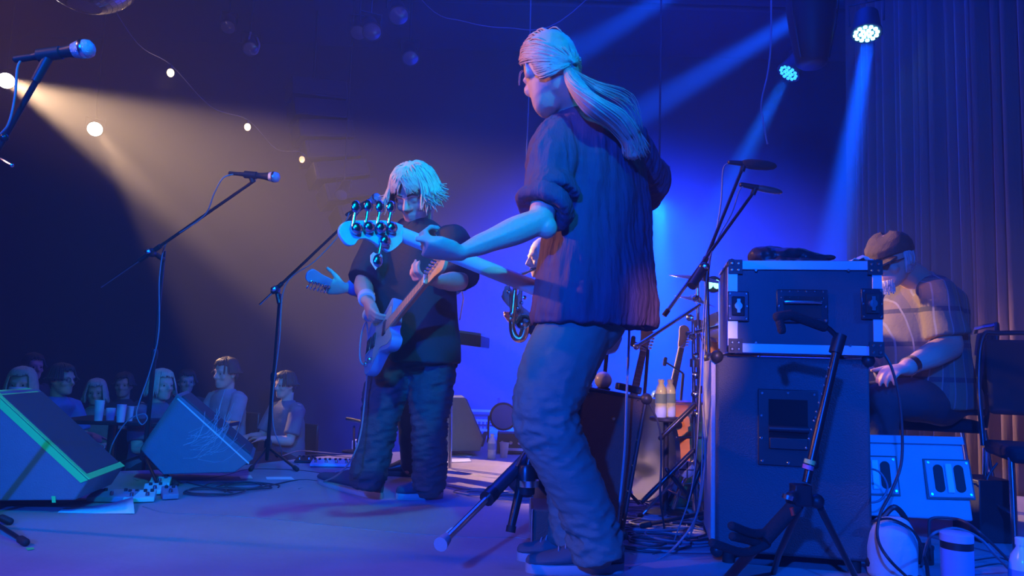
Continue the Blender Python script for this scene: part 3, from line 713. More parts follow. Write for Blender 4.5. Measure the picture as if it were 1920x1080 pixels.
# ============================================================ seated man at the right
m_wool = mat('brown_tweed', (.10, .065, .05), .95, bump=.4, bscale=120, var=.3, vscale=30)
def plaid():
    m = mat('plaid_shirt_cloth', (.40, .30, .24), .85, bump=.3, bscale=60); nt = m.node_tree; b = nt.nodes['Principled BSDF']
    tc = nt.nodes.new('ShaderNodeTexCoord'); sp = nt.nodes.new('ShaderNodeSeparateXYZ'); nt.links.new(tc.outputs['Object'], sp.inputs[0])
    def stripes(sock, freq, width):
        a = nt.nodes.new('ShaderNodeMath'); a.operation = 'MULTIPLY'; a.inputs[1].default_value = freq; nt.links.new(sock, a.inputs[0])
        c = nt.nodes.new('ShaderNodeMath'); c.operation = 'FRACT'; nt.links.new(a.outputs[0], c.inputs[0])
        d = nt.nodes.new('ShaderNodeMath'); d.operation = 'LESS_THAN'; d.inputs[1].default_value = width; nt.links.new(c.outputs[0], d.inputs[0]); return d
    base = (.24, .17, .12, 1); prev = None
    for sock, fr, wd, col in ((sp.outputs['X'], 9, .30, (.15, .12, .12, 1)), (sp.outputs['Z'], 6, .14, (.07, .06, .08, 1)), (sp.outputs['X'], 18, .10, (.30, .26, .26, 1))):
        st = stripes(sock, fr, wd); mx = nt.nodes.new('ShaderNodeMix'); mx.data_type = 'RGBA'; nt.links.new(st.outputs[0], mx.inputs[0])
        if prev: nt.links.new(prev, mx.inputs[6])
        else: mx.inputs[6].default_value = base
        mx.inputs[7].default_value = col; prev = mx.outputs[2]
    nt.links.new(prev, b.inputs['Base Color']); return m
m_plaid = plaid()
def seated_man():
    f = V((-.93, -.36, 0)); D = 3.75
    t = thing('person', 'seated man in a flat cap, dark glasses and tan plaid shirt beside the curtain', 'person', V((P(1760, 800, D).x, D, 0)))
    hc = P(1672, 487, 3.62); R = rot3((-.86, -.42, -.34)); hk = 1.10
    neck = P(1718, 522, D-.06); chest = P(1742, 590, D); pel = P(1766, 735, D+.04)
    sh = [P(1756, 548, D-.20), P(1730, 540, D+.16)]; el = [P(1780, 650, D-.24), P(1700, 650, D+.2)]; wr = [P(1698, 690, D-.42), P(1655, 690, D+.06)]
    hip = [P(1768, 755, D-.08), P(1762, 750, D+.12)]; kn = [P(1650, 752, D-.28), P(1600, 750, D+.1)]; an = [P(1655, 905, D-.22), P(1600, 895, D+.12)]
    s = M(); body_core(s, pel, chest, neck, hc, R, f, sh, el, wr, hip, kn, an, hk, neckr=.068, build=1.1)
    limb(s, [sh[0], el[0]], [.07, .062]); limb(s, [el[0], lerp(el[0], wr[0], .35), wr[0]], [.062, .060, .036])
    hand(s, wr[0], P(1668, 695, 3.28)-wr[0], (.1, .4, -.9), (-.2, .9, .2), curl=(35, 38, 42, 46), k=1.05)
    hand(s, wr[1], (-1, -.2, -.1), (.1, .2, -.9), (-.2, -.9, .2), curl=(35, 38, 42, 46), k=1.05)
    build_remesh(s, 'body', m_skin2, t, .006, 3)
    s = M()
    spec = [(1756, 762, .225, .19, .15), (1748, 735, .235, .22, .17), (1736, 690, .232, .25, .165), (1730, 640, .22, .235, .16), (1730, 590, .215, .18, .16), (1730, 555, .20, .13, .15), (1720, 530, .13, .10, .12), (1710, 512, .08, .085, .09)]
    rings(s, [(P(x, y, D), a, b, c) for x, y, a, b, c in spec], f, ex=2.3)
    s.tube(catmull([lerp(sh[0], chest, .3), sh[0], lerp(sh[0], el[0], .5), lerp(sh[0], el[0], .82)], 4), [.09]*8+[.092, .095, .098, .10, .102], 18)
    s.tube(catmull([lerp(sh[1], chest, .3), sh[1], lerp(sh[1], el[1], .82)], 4), .09, 18)
    build_remesh(s, 'shirt', m_plaid, t, .008, 3, lambda c, n: folds(c, n, .009, 8, 21, (1, 1, .5)))
    s = M(); rings(s, [(P(1772, 775, D+.03), .19, .16, .15), (P(1770, 735, D+.03), .2, .16, .16)], f)
    for i in (0, 1): limb(s, [hip[i], lerp(hip[i], kn[i], .5)+V((0, 0, .01)), kn[i]], [.115, .105, .085]); limb(s, [kn[i], an[i]], [.082, .07])
    build_remesh(s, 'trousers', m_black, t, .01, 3, lambda c, n: folds(c, n, .006, 9, 2))
    for i in (0, 1): g = V((an[i].x, an[i].y, 0)); shoe(t, g+V((.06, .02, 0)), g+V((-.21, -.08, 0)), m_leather, m_darkrub, .105, .085, False)
    # flat cap
    L = lambda x, y, z: hc+R@V((x, y, z))*hk
    s = M(); rr = []
    for z, w, fr, bk in ((.030, .085, .088, -.110), (.045, .092, .11, -.116), (.075, .093, .115, -.112), (.105, .082, .085, -.095), (.125, .058, .05, -.07), (.134, .02, .01, -.03)):
        rr.append([L(w*math.cos(a), (fr+bk)/2+(fr-bk)/2*math.sin(a), z+(.0 if math.sin(a) < .3 else -.028*(math.sin(a)-.3)*(z > .04))+(.012 if math.sin(a) < 0 else 0)*-1) for a in [2*PI*i/28 for i in range(28)]])
    s.loft(rr); cp = build_remesh(s, 'flat_cap', m_wool, t, .005, 4, lambda c, n: folds(c, n, .003, 20, 1))
    s = M(); rr = []
    for dz in (0, .008):
        rr.append([L(x, y, z+dz-.02) for x, y, z in [(-.074, .06, .035), (-.07, .105, .026), (-.045, .140, .016), (0, .152, .012), (.045, .140, .016), (.07, .105, .026), (.074, .06, .035), (.04, .075, .045), (0, .08, .05), (-.04, .075, .045)]])
    s.loft(rr); s.build('peak', m_wool, cp, smooth=30)
    gl = M().ball(L(-.033, .097, -.002), (.026, .008, .021), 14, R).build('dark_glasses', m_blackp, t, smooth=180); M().ball(L(.033, .097, -.002), (.026, .008, .021), 14, R).build('lens', m_blackp, gl, smooth=180)
    M().tube([L(-.012, .104, .006), L(0, .107, .008), L(.012, .104, .006)], .0025, 6).build('glasses_bridge', m_blackp, gl)
    for q in (-1, 1): M().tube([L(q*.056, .092, .004), L(q*.074, .06, .004), L(q*.078, -.01, .004)], .003, 6).build('temple', m_blackp, gl)
    rs = random.Random(8); s = M()
    s.ball(L(0, .074, -.098), (.040, .028, .034), 14, R)
    for _ in range(160):
        a = rs.uniform(-1.5, 1.5); p = L(.040*math.sin(a), .074+.026*math.cos(a), rs.uniform(-.115, -.072)); strands(s, [[p, p+(p-hc).normalized()*.006, p+V((0, 0, -.022))+(p-hc).normalized()*.006]], .0016)
    s.build('beard', mat('white_beard', (.72, .66, .60), .8), t, smooth=180)
    s = M()
    for _ in range(260):
        az = rs.uniform(75, 285); p = ell(hc, R, hk, az, rs.uniform(5, 18), .006); q = ell(hc, R, hk, az, rs.uniform(-42, -20), .008); strands(s, [[p, lerp(p, q, .5)+(p-hc)*.04, q]], .003)
    s.build('hair', m_hair_grey, t, smooth=180)
    s = M(); p, q = lerp(wr[0], el[0], .06), lerp(wr[0], el[0], .16); s.cyl(p, q, .043, 18); wt = s.build('watch', m_chrome, t)
seated_man()
# ============================================================ audience beyond the stage edge
ZH = -.62
def audience(px, py, d, fwd, shirt, hair, hstyle, label, skin=None, hk=1.0, lean=.0, arms='table', extra=None, group=None):
    """px,py = head centre in the photo, d distance"""
    f = horiz(fwd); l = left_of(f); hc = P(px, py, d); t = thing('person', label, 'person', V((hc.x, hc.y, ZH)), group)
    R = rot3(V(fwd)); n_ = hc-V((0, 0, .17))-f*.03; ch = n_-V((0, 0, .17))-f*(.02+lean); pe = ch-V((0, 0, .34))-f*.03
    sh = [n_+l*.17-V((0, 0, .05)), n_-l*.17-V((0, 0, .05))]
    if arms == 'table': el = [sh[i]+f*.10+l*.05*(1-2*i)-V((0, 0, .27)) for i in (0, 1)]; wr = [el[i]+f*.20-l*.10*(1-2*i)+V((0, 0, .03)) for i in (0, 1)]
    else: el = [sh[i]+f*.06+l*.06*(1-2*i)-V((0, 0, .27)) for i in (0, 1)]; wr = [el[i]+f*.10-l*.20*(1-2*i)+V((0, 0, .02)) for i in (0, 1)]
    hip = [pe+l*.10, pe-l*.10]; kn = [p+f*.42+V((0, 0, .0)) for p in hip]; an = [p*1.0 for p in kn]
    for p in an: p.z = ZH+.10
    s = M(); body_core(s, pe, ch, n_, hc, R, f, sh, el, wr, hip, kn, an, hk)
    for i in (0, 1): hand(s, wr[i], f*.6-l*.5*(1-2*i), (0, 0, -1), f, curl=(25, 28, 30, 34), k=.95)
    build_remesh(s, 'body', skin or m_skin, t, .0095, 3)
    for q in (-1, 1):
        e = M(); e.ball(hc+R@V((q*.032, .0775, 0))*hk, .0085, 8); e.build('eye', m_iris, t, smooth=180)
    s = M(); rings(s, [(pe-V((0, 0, .04)), .19, .13, .13), (lerp(pe, ch, .5), .18, .14, .12), (ch, .19, .13, .12), (n_-V((0, 0, .05)), .17, .10, .11), (n_-V((0, 0, .0)), .09, .08, .08), (n_+V((0, 0, .03)), .065, .065, .065)], f)
    for i in (0, 1): s.tube(catmull([lerp(sh[i], ch, .3), sh[i], lerp(sh[i], el[i], .8)], 3), .072, 14)
    build_remesh(s, 'shirt', shirt, t, .0105, 3, lambda c, n: folds(c, n, .006, 9, int(px)))
    s = M(); rings(s, [(pe-V((0, 0, .09)), .16, .13, .12), (pe+V((0, 0, .03)), .17, .13, .13)], f)
    for i in (0, 1): limb(s, [hip[i], kn[i]], [.095, .072]); limb(s, [kn[i], an[i]], [.068, .055])
    build_remesh(s, 'trousers', m_black, t, .013, 2)
    for i in (0, 1): g = V((an[i].x, an[i].y, ZH)); shoe(t, g-f*.05, g+f*.21, m_leather, m_darkrub, .1, .08, False)
    rs = random.Random(int(px)); s = M(); rr = []
    for e in (-46, -20, 0, 20, 40, 60, 82): rr.append([ell(hc, R, hk, az, max(e, hairline(az)), .008) for az in range(0, 360, 15)])
    s.loft(rr)
    for _ in range({'long': 240, 'short': 110, 'bob': 180}[hstyle]):
        az = rs.uniform(40, 320) if rs.random() < .8 else rs.uniform(-40, 40); fr = az < 45 or az > 315
        pts = [ell(hc, R, hk, rs.uniform(0, 360), 84, .01), ell(hc, R, hk, az, 48, .016)]
        if fr: pts += [ell(hc, R, hk, az+rs.uniform(-8, 8), rs.uniform(22, 32), .016)]
        else:
            p = ell(hc, R, hk, az, 4, .016); pts.append(p); ln = {'long': .26, 'short': .03, 'bob': .11}[hstyle]
            o = (p-hc).normalized(); pts += [p+V((0, 0, -ln*.5))+o*.012, p+V((0, 0, -ln*rs.uniform(.8, 1.1)))+o*rs.uniform(0, .03)]
        strands(s, [pts], .005)
    s.build('hair', hair, t, smooth=180)
    if extra: extra(t, hc, R, hk)
    # chair
    c = thing('dining_chair', 'black chair under the '+label.split(' seated')[0].split(' behind')[0].split(' drinking')[0].split(' at ')[0].split(' gazing')[0].split(' left')[0], 'chair', V((pe.x, pe.y, ZH)))
    zz = pe.z-.12; Q = lambda a, b, z: V((pe.x, pe.y, 0))+f*a+l*b+V((0, 0, z)); R2 = Matrix((f, l, V((0, 0, 1)))).transposed()
    M().box(Q(.05, 0, zz-.02), (.42, .42, .05), R2).build('seat', m_leather, c, bev=.015); M().box(Q(-.17, 0, zz+.28), (.03, .40, .32), R2).build('backrest', m_leather, c, bev=.012)
    for a in (-.15, .24):
        for b in (-.18, .18): M().cyl(Q(a, b, ZH), Q(a, b, zz-.04), .012, 8).build('leg', m_blackp, c)
    for b in (-.18, .18): M().cyl(Q(-.16, b, zz-.04), Q(-.18, b, zz+.3), .011, 8).build('back_post', m_blackp, c)
    return t
m_as = [mat('audience_cloth_'+n, c, .85, bump=.2, var=.2, vscale=12) for n, c in (('blue', (.16, .22, .55)), ('light', (.30, .32, .36)), ('print', (.18, .18, .22)), ('dark', (.06, .06, .08)), ('olive', (.22, .24, .2)))]
def mask(t, hc, R, hk):
    s = M(); rr = []
    for off in (.0, .004):
        rr.append([])
    for z, w, y in ((-.105, .030, .088), (-.09, .046, .094), (-.06, .054, .106), (-.03, .052, .112), (-.012, .044, .104)):
        pass
    g = [[hc+R@V((w*math.sin(a), (y+o)*math.cos(a*.9), z))*hk for a in [(-1.2+2.4*i/12) for i in range(13)]] for o in (0, .004) for z, w, y in ((-.108, .048, .088), (-.085, .060, .100), (-.055, .066, .114), (-.030, .066, .116), (-.012, .064, .108))]
    for row in g: s.v += [tuple(p) for p in row]
    for o in (0, 5):
        for r in range(4):
            for i in range(12): a = (o+r)*13+i; s.f.append((a, a+1, a+14, a+13))
    for i in range(12):
        s.f.append((i, i+1, 65+i+1, 65+i)); s.f.append((52+i, 52+i+1, 117+i+1, 117+i))
    s.build('face_mask', mat('pale_mask_cloth', (.62, .68, .75), .9), t, smooth=180)
    s = M()
    for q in (-1, 1): s.tube([hc+R@V((q*.058, .06, -.03))*hk, hc+R@V((q*.078, -.01, -.01))*hk], .002, 6)
    stuff(s.build('mask_loops', m_eye, t))
def specs(t, hc, R, hk):
    s = M()
    for q in (-1, 1):
        cc = hc+R@V((q*.033, .096, 0))*hk; s.tube([cc+R@V((math.cos(a)*.023, 0, math.sin(a)*.018)) for a in [2*PI*i/14 for i in range(14)]], .002, 5, closed=True)
        s.tube([hc+R@V((q*.056, .092, .004))*hk, hc+R@V((q*.078, -.01, .004))*hk], .002, 5)
    s.tube([hc+R@V((-.01, .1, .002)), hc+R@V((.01, .1, .002))], .002, 5); s.build('glasses', m_blackp, t)
audience(40, 722, 5.6, (.30, -.95, .02), m_as[4], m_hair_blond, 'long', 'blond long-haired woman in a pale face mask behind the left monitor', hk=1.05, extra=mask)
audience(116, 712, 6.25, (.96, -.22, .02), m_as[0], m_hair_dark, 'short', 'man in glasses and a blue shirt seated in profile, arms on the table', hk=1.06, lean=.05, extra=specs)
audience(62, 688, 6.9, (.8, -.5, .0), m_as[3], m_hair_dark, 'short', 'man in dark clothes seated behind the woman in the mask')
audience(180, 735, 6.9, (.35, -.9, -.1), m_as[4], m_hair_grey, 'bob', 'person in olive drinking from a cup at the table', hk=.95)
audience(232, 722, 7.5, (.2, -.95, .0), m_as[3], m_hair_dark, 'short', 'dim person in black at the far side of the table')
audience(303, 722, 6.1, (.85, -.5, .0), m_as[2], m_hair_blond, 'bob', 'woman with short fair hair gazing right above the middle monitor', hk=1.02, skin=m_skin)
audience(350, 716, 7.8, (.5, -.8, .0), m_as[3], m_hair_dark, 'short', 'shadowy person seated just left of the man in the pale shirt')
audience(424, 700, 6.9, (-.5, -.85, -.05), m_as[1], m_hair_dark, 'short', 'broad man in a loose pale shirt seated facing the stage', hk=1.15)
audience(535, 722, 6.9, (-.6, -.75, -.05), m_as[2], m_hair_dark, 'short', 'person in a patterned shirt seated beyond the middle microphone stand')
# ============================================================ stands and microphones
m_stand = mat('black_stand_metal', (.05, .05, .058), .32, .6)
m_steel = mat('bright_steel', (.70, .70, .72), .25, 1.0)
m_mesh = mat('steel_grille', (.62, .62, .66), .45, .8, bump=.6, bscale=300)
m_cable = mat('black_cable', (.05, .05, .06), .45)
m_gcable = mat('grey_cable_jacket', (.22, .22, .27), .5)
m_foam = mat('black_foam', (.03, .03, .035), .95, bump=.5, bscale=200)
def tripod_base(t, g, h, r, az0, m=m_stand, tips=None, z1=.05):
    """low tripod: legs from a collar at height h to points on the floor"""
    for i in range(3):
        e = V(tips[i]) if tips else g+V((math.cos(az0+i*2*PI/3), math.sin(az0+i*2*PI/3), 0))*r
        a = g+V((0, 0, h)); e = V((e.x, e.y, e.z+.014)); M().tube([a, e], [.010, .008], 8).build('leg', m, t)
        d = (e-a).normalized(); M().tube([e-d*.03, e+d*.005], .014, 10, roundcap=True).build('rubber_foot', m_darkrub, t)
    M().lathe([(.018, h-.03), (.024, h-.02), (.024, h+.03), (.016, h+.05)], g, n=16).build('collar', m, t)
def clamp(t, p, axis=(0, -1, 0), r=.022, m=m_stand):
    s = M(); a = V(axis).normalized(); s.lathe([(r*.8, -.022), (r, -.016), (r, .016), (r*.8, .022)], p, a, 16); cl = s.build('clutch', m, t)
    s = M(); s.lathe([(.006, .02), (.006, .035), (.014, .037), (.014, .046), (.005, .05)], p, a, 10); s.build('wing_knob', m_steel, cl)
def mic_stand(label, base, top, rear, front, tipz, az0, r=.30, tips=None, rearm=m_steel, group=None, clutch=None, weight=True):
    base, top, rear, front = V(base), V(top), V(rear), V(front)
    t = thing('microphone_stand', label, 'microphone stand', base, group)
    mid = lerp(base, top, .55)
    M().tube([base+V((0, 0, .03)), mid], .0125, 12).build('lower_pole', m_stand, t); M().tube([mid, top], .0085, 12).build('upper_pole', m_stand, t)
    M().lathe([(.013, -.03), (.018, -.02), (.018, .02), (.011, .035)], mid, (top-base)).build('height_clutch', m_stand, t)
    tripod_base(t, base, .11, r, az0, tips=tips)
    ax = (front-rear).normalized(); j = rear+ax*(top-rear).dot(ax)
    M().tube([rear, lerp(rear, j, .9)], .0058, 10).build('boom_tail', rearm, t); M().tube([lerp(rear, j, .88), front], .0078, 10).build('boom_arm', m_stand, t)
    M().tube([lerp(rear, j, .75), lerp(j, front, .08)], .013, 10).build('boom_sleeve', m_stand, t)
    clamp(t, j+V((0, -.012, -.008))); M().tube([top-V((0, 0, .05)), j], .013, 10).build('swivel', m_stand, t)
    return t, j
def handheld(label, tail, head, clip, grp=None):
    """vocal microphone: tail = cable end, head = centre of the grille"""
    tail, head = V(tail), V(head); d = (head-tail).normalized(); L = (head-tail).length
    t = thing('microphone', label, 'microphone', tail, grp)
    s = M(); s.lathe([(.0085, 0), (.010, .01), (.0115, L*.3), (.0165, L*.72), (.021, L*.84), (.022, L*.88)], tail, d, 18); s.build('handle', m_blackp, t)
    s = M(); s.lathe([(.020, L-.030), (.0245, L-.014), (.0258, L-.006)], tail, d, 20); s.build('grille_base', m_mesh, t)
    s = M(); s.lathe([(.0268, L-.007), (.0275, L-.004), (.0275, L+.001), (.0266, L+.004)], tail, d, 20); s.build('grille_band', m_steel, t)
    s = M(); s.lathe([(.0255, L+.003), (.0262, L+.008), (.0225, L+.019), (.013, L+.026), (.003, L+.028)], tail, d, 20); s.build('grille', m_mesh, t)
    c = lerp(tail, head, .36); s = M(); s.tube([c-d*.032, c+d*.03], .0185, 14); cp = s.build('clip', m_blackp, t)
    s = M(); s.tube([c, V(clip)], [.014, .012], 10); s.build('clip_stem', m_blackp, cp)
    s = M(); s.tube([tail-d*.05, tail-d*.045, tail+d*.004], [.004, .0095, .0095], 12); s.build('connector', m_blackp, t)
    return t
def cable(label, pts, r=.0032, m=None, name='cable', k=6, grp=None):
    return tag(M().tube(catmull(pts, k), r, 6).build(name, m or m_gcable, smooth=180), label, 'cable', grp)
# A: top left, nearest
b = G(-95, 985)
st, j = mic_stand('black boom microphone stand cut off by the left edge, steel foot at lower left', b, P(-32, 330, 2.05), P(-110, 470, 2.10), P(70, 148, 2.0), 0, 0, tips=[G(46, 1024), G(16, 984), G(-260, 990)])
handheld('vocal microphone at upper left, its grille lit blue', P(58, 107, 2.0), P(158, 92, 2.0), P(66, 152, 2.0))
cable('cable dropping from the upper left microphone along its boom', [P(40, 111, 2.0), P(32, 130, 1.99), P(28, 180, 1.98), P(16, 232, 1.98), P(-6, 262, 2.0), P(-40, 330, 2.03)])
M().tube([P(-2, 296, 2.0), P(22, 310, 1.98)], [.003, .006], 8, roundcap=True).build('clutch_lever', m_steel, st)
M().ball(P(8, 258, 1.98), .012, 12).build('boom_knob', m_stand, st)
# B: tall one left of centre
b = G(268, 890)
mic_stand('tall black microphone stand left of centre, boom reaching up to the right', b, P(308, 470, 3.92), P(190, 538, 3.95), P(478, 338, 3.62), 0, .4, tips=[G(330, 912), G(300, 925)*1+V((0, .0, 0)), G(205, 880)])
handheld('vocal microphone with blue-lit grille on the tall left stand', P(446, 326, 3.62), P(514, 332, 3.60), P(474, 342, 3.62))
cable('cable looping from the tall left stand down to the stage', [P(440, 326, 3.62), P(418, 334, 3.6), P(402, 362, 3.62), P(385, 402, 3.68), P(345, 432, 3.75), P(312, 455, 3.85), P(299, 520, 3.9), P(298, 620, 3.9), P(283, 690, 3.9), P(262, 752, 3.88), P(256, 778, 3.86), P(266, 796, 3.86), P(276, 785, 3.86), P(268, 776, 3.86), P(238, 790, 3.86), P(212, 830, 3.86), P(205, 860, 3.86), G(212, 884), G(260, 902)], .0034)
# C: behind the headstock
b = G(500, 870)
mic_stand('microphone stand between the monitor and the blond man, boom behind the headstock', b, P(525, 552, 4.10), P(487, 571, 4.15), P(652, 415, 3.95), 0, .9, tips=[G(556, 884), G(470, 884), G(520, 858)])
handheld('dull purple-lit microphone just left of the blond man', P(662, 396, 3.95), P(705, 372, 3.9), P(650, 420, 3.95))
cable('cable hanging down the stand beside the blond man', [P(655, 399, 3.95), P(636, 440, 3.97), P(590, 490, 4.0), P(535, 535, 4.05), P(524, 640, 4.08), P(512, 740, 4.1), P(513, 800, 4.1), P(526, 838, 4.1), G(532, 862), G(560, 872)])
# D: two overheads right of centre, one stand
b = G(1306, 985); dd = 3.25
st, j = mic_stand('double-boomed black microphone stand in front of the drums', V((b.x, 3.12, 0)), P(1325, 505, 3.2), P(1302, 538, 3.15), P(1391, 318, 3.4), 0, .5, rearm=m_stand)
M().tube([P(1320, 500, 3.18), P(1297, 537, 3.12)], .020, 10).build('counterweight', m_blackp, st)
M().tube([P(1245, 592, 3.1), P(1290, 530, 3.14)], .008, 10).build('boom_tail', m_steel, st); M().tube([P(1288, 533, 3.14), P(1412, 362, 3.35)], .0075, 10).build('boom_arm', m_stand, st)
M().tube([P(1245, 592, 3.1), P(1253, 581, 3.1)], .011, 10).build('end_cap', m_blackp, st)
def condenser(label, a, b, stem, m, r):
    a, b = V(a), V(b); L = (b-a).length; d = (b-a).normalized(); t = thing('microphone', label, 'microphone', a)
    M().lathe([(.010, 0), (r*.8, .02), (r, .05), (r*1.02, L*.5), (r*.95, L*.75), (r*.65, L*.93), (r*.2, L)], a, d, 20).build('windscreen', m, t, smooth=180)
    M().lathe([(.005, -.06), (.011, -.055), (.013, -.01), (.014, .03)], a, d, 12).build('connector', m_blackp, t)
    M().tube([lerp(a, b, .12), stem], [.013, .012], 10).build('clip', m_stand, t)
condenser('long black foam-covered overhead microphone, the upper one', P(1388, 306, 3.4), P(1456, 312, 3.4), P(1391, 322, 3.4), m_foam, .024)
condenser('slim overhead microphone below the foam-covered one', P(1410, 350, 3.35), P(1467, 361, 3.35), P(1411, 366, 3.35), mat('brown_metal', (.30, .22, .2), .35, .7), .016)
cable('cable hanging from the foam-covered overhead microphone', [P(1366, 306, 3.4), P(1356, 318, 3.4), P(1352, 380, 3.38), P(1342, 440, 3.35), P(1330, 500, 3.25), P(1322, 640, 3.13), P(1318, 800, 3.1), P(1312, 930, 3.06), G(1290, 1010), G(1240, 1035)], .0035)
cable('cable hanging from the slim overhead microphone', [P(1404, 350, 3.35), P(1388, 354, 3.34), P(1372, 400, 3.3), P(1345, 450, 3.25), P(1326, 510, 3.16), P(1314, 700, 3.08), P(1300, 900, 3.05), G(1262, 1020)], .003)
# E: floor tripod left of the ponytail man
t = thing('tripod_stand', 'low tripod stand with one leg stretched towards the camera, beside the ponytail man', 'stand', G(985, 960))
hub = P(986, 893, 2.72)
M().tube([P(984, 862, 2.80), lerp(P(984, 862, 2.8), P(845, 1005, 2.34), .5)], .024, 12).build('leg', mat('teal_stand_paint', (.05, .08, .10), .4, .4), t)
M().tube([lerp(P(984, 862, 2.8), P(845, 1005, 2.34), .48), P(832, 1016, 2.28)], .012, 12).build('leg_tube', m_steel, t)
M().tube([lerp(P(984, 862, 2.8), P(845, 1005, 2.34), .48), lerp(P(984, 862, 2.8), P(845, 1005, 2.34), .56)], .027, 12).build('leg_clamp', m_stand, t)
M().tube([P(838, 1008, 2.31), P(826, 1021, 2.26)], [.016, .022], 12).build('rubber_foot', m_sole, t)
M().tube([P(842, 1003, 2.325), P(850, 996, 2.345)], .0135, 12).build('tape_band', mat('mint_tape', (.5, .9, .75), .6), t)
M().tube([P(983, 880, 2.74), P(958, 990, 2.66)], [.018, .014], 12).build('leg', m_stand, t); M().tube([P(959, 986, 2.66), P(957, 998, 2.655)], .018, 10).build('rubber_foot', m_darkrub, t)
M().tube([P(990, 880, 2.76), P(1068, 968, 2.95)], [.018, .014], 12).build('leg', m_stand, t)
M().lathe([(.022, -.07), (.034, -.06), (.036, .02), (.028, .04)], hub, n=18).build('hub', m_stand, t); M().tube([P(992, 900, 2.7), P(992, 912, 2.7)], .036, 16).build('hub_ring', m_steel, t)
M().tube([P(986, 890, 2.74), P(1002, 820, 2.76), P(1030, 700, 2.8)], .013, 12).build('pole', m_stand, t)
M().tube([P(968, 876, 2.70), P(984, 846, 2.76)], .006, 8).build('brace', m_steel, t)
# F: guitar stand at the lower right, nearest
t = thing('guitar_stand', 'black folding guitar stand with a pink and yellow tape band before the speaker cabinet', 'stand', G(1500, 1075))
D = 2.15; top, hub = P(1574, 634, 2.20), P(1512, 905, D)
M().tube([hub, top], .0125, 12).build('pole', m_stand, t); M().tube([P(1566, 662, 2.195), top+(top-hub).normalized()*.01], .019, 12).build('pole_sleeve', m_blackp, t)
for i in range(10):
    p = lerp(P(1519, 840, 2.14), P(1561, 690, 2.18), i/9); M().ball(p+V((-.0125, -.004, 0)), .0035, 8).build('locking_hole', m_steel, t)
M().tube([P(1514, 880, 2.15), P(1516, 872, 2.15)], .0155, 12).build('pink_band', mat('pink_tape', (.9, .25, .45), .6), t); M().tube([P(1517, 870, 2.15), P(1519, 862, 2.15)], .0155, 12).build('yellow_band', mat('yellow_tape', (.75, .85, .25), .6), t)
M().tube(catmull([top-V((0, 0, .005)), P(1548, 612, 2.19), P(1510, 600, 2.17), P(1485, 592, 2.16)], 4), .008, 8).build('yoke_arm', m_stand, t)
M().tube([P(1544, 613, 2.19), P(1482, 590, 2.16), P(1458, 594, 2.15)], .015, 12, roundcap=True).build('yoke_foam', m_foam, t)
M().tube([P(1460, 594, 2.15), P(1466, 620, 2.15)], .012, 12, roundcap=True).build('yoke_tip', m_foam, t)
s = M(); s.box(P(1502, 928, D), (.05, .05, .06)); s.ball(P(1484, 932, D-.02), .018, 10); s.ball(P(1532, 940, D), .022, 10); s.tube([P(1475, 935, D), P(1540, 942, D)], .016, 10)
build_remesh(s, 'hinge_block', m_blackp, t, .005, 3)
M().tube([P(1478, 928, D-.03), P(1476, 936, D-.03)], .016, 12).build('bolt', m_steel, t); M().tube([P(1484, 952, D-.03), P(1488, 966, D-.03)], .006, 8).build('red_tag', mat('red_plastic', (.8, .06, .04), .5), t)
M().tube([P(1492, 946, D), P(1432, 1012, D-.03)], .021, 12).build('leg_sleeve', m_foam, t); M().tube([P(1450, 990, D-.02), G(1358, 1092)], .0155, 12).build('leg', m_stand, t)
M().tube([P(1538, 952, D), G(1612, 1098)], .010, 10).build('leg', m_stand, t)
M().tube([P(1500, 950, D), P(1460, 1040, D+.3), G(1450, 1075)], .010, 10).build('rear_leg', m_stand, t)
for a, b2, c in (((1448, 998), (1412, 1000), (1372, 986)), ((1438, 1020), (1396, 1036), (1336, 1018)), ((1420, 1018), (1400, 1012), (1374, 1006))):
    M().tube(catmull([P(*a, D-.02), P(*b2, D-.05), P(*c, D-.12)], 4), .012, 10, roundcap=True).build('cradle_arm', m_foam, t)
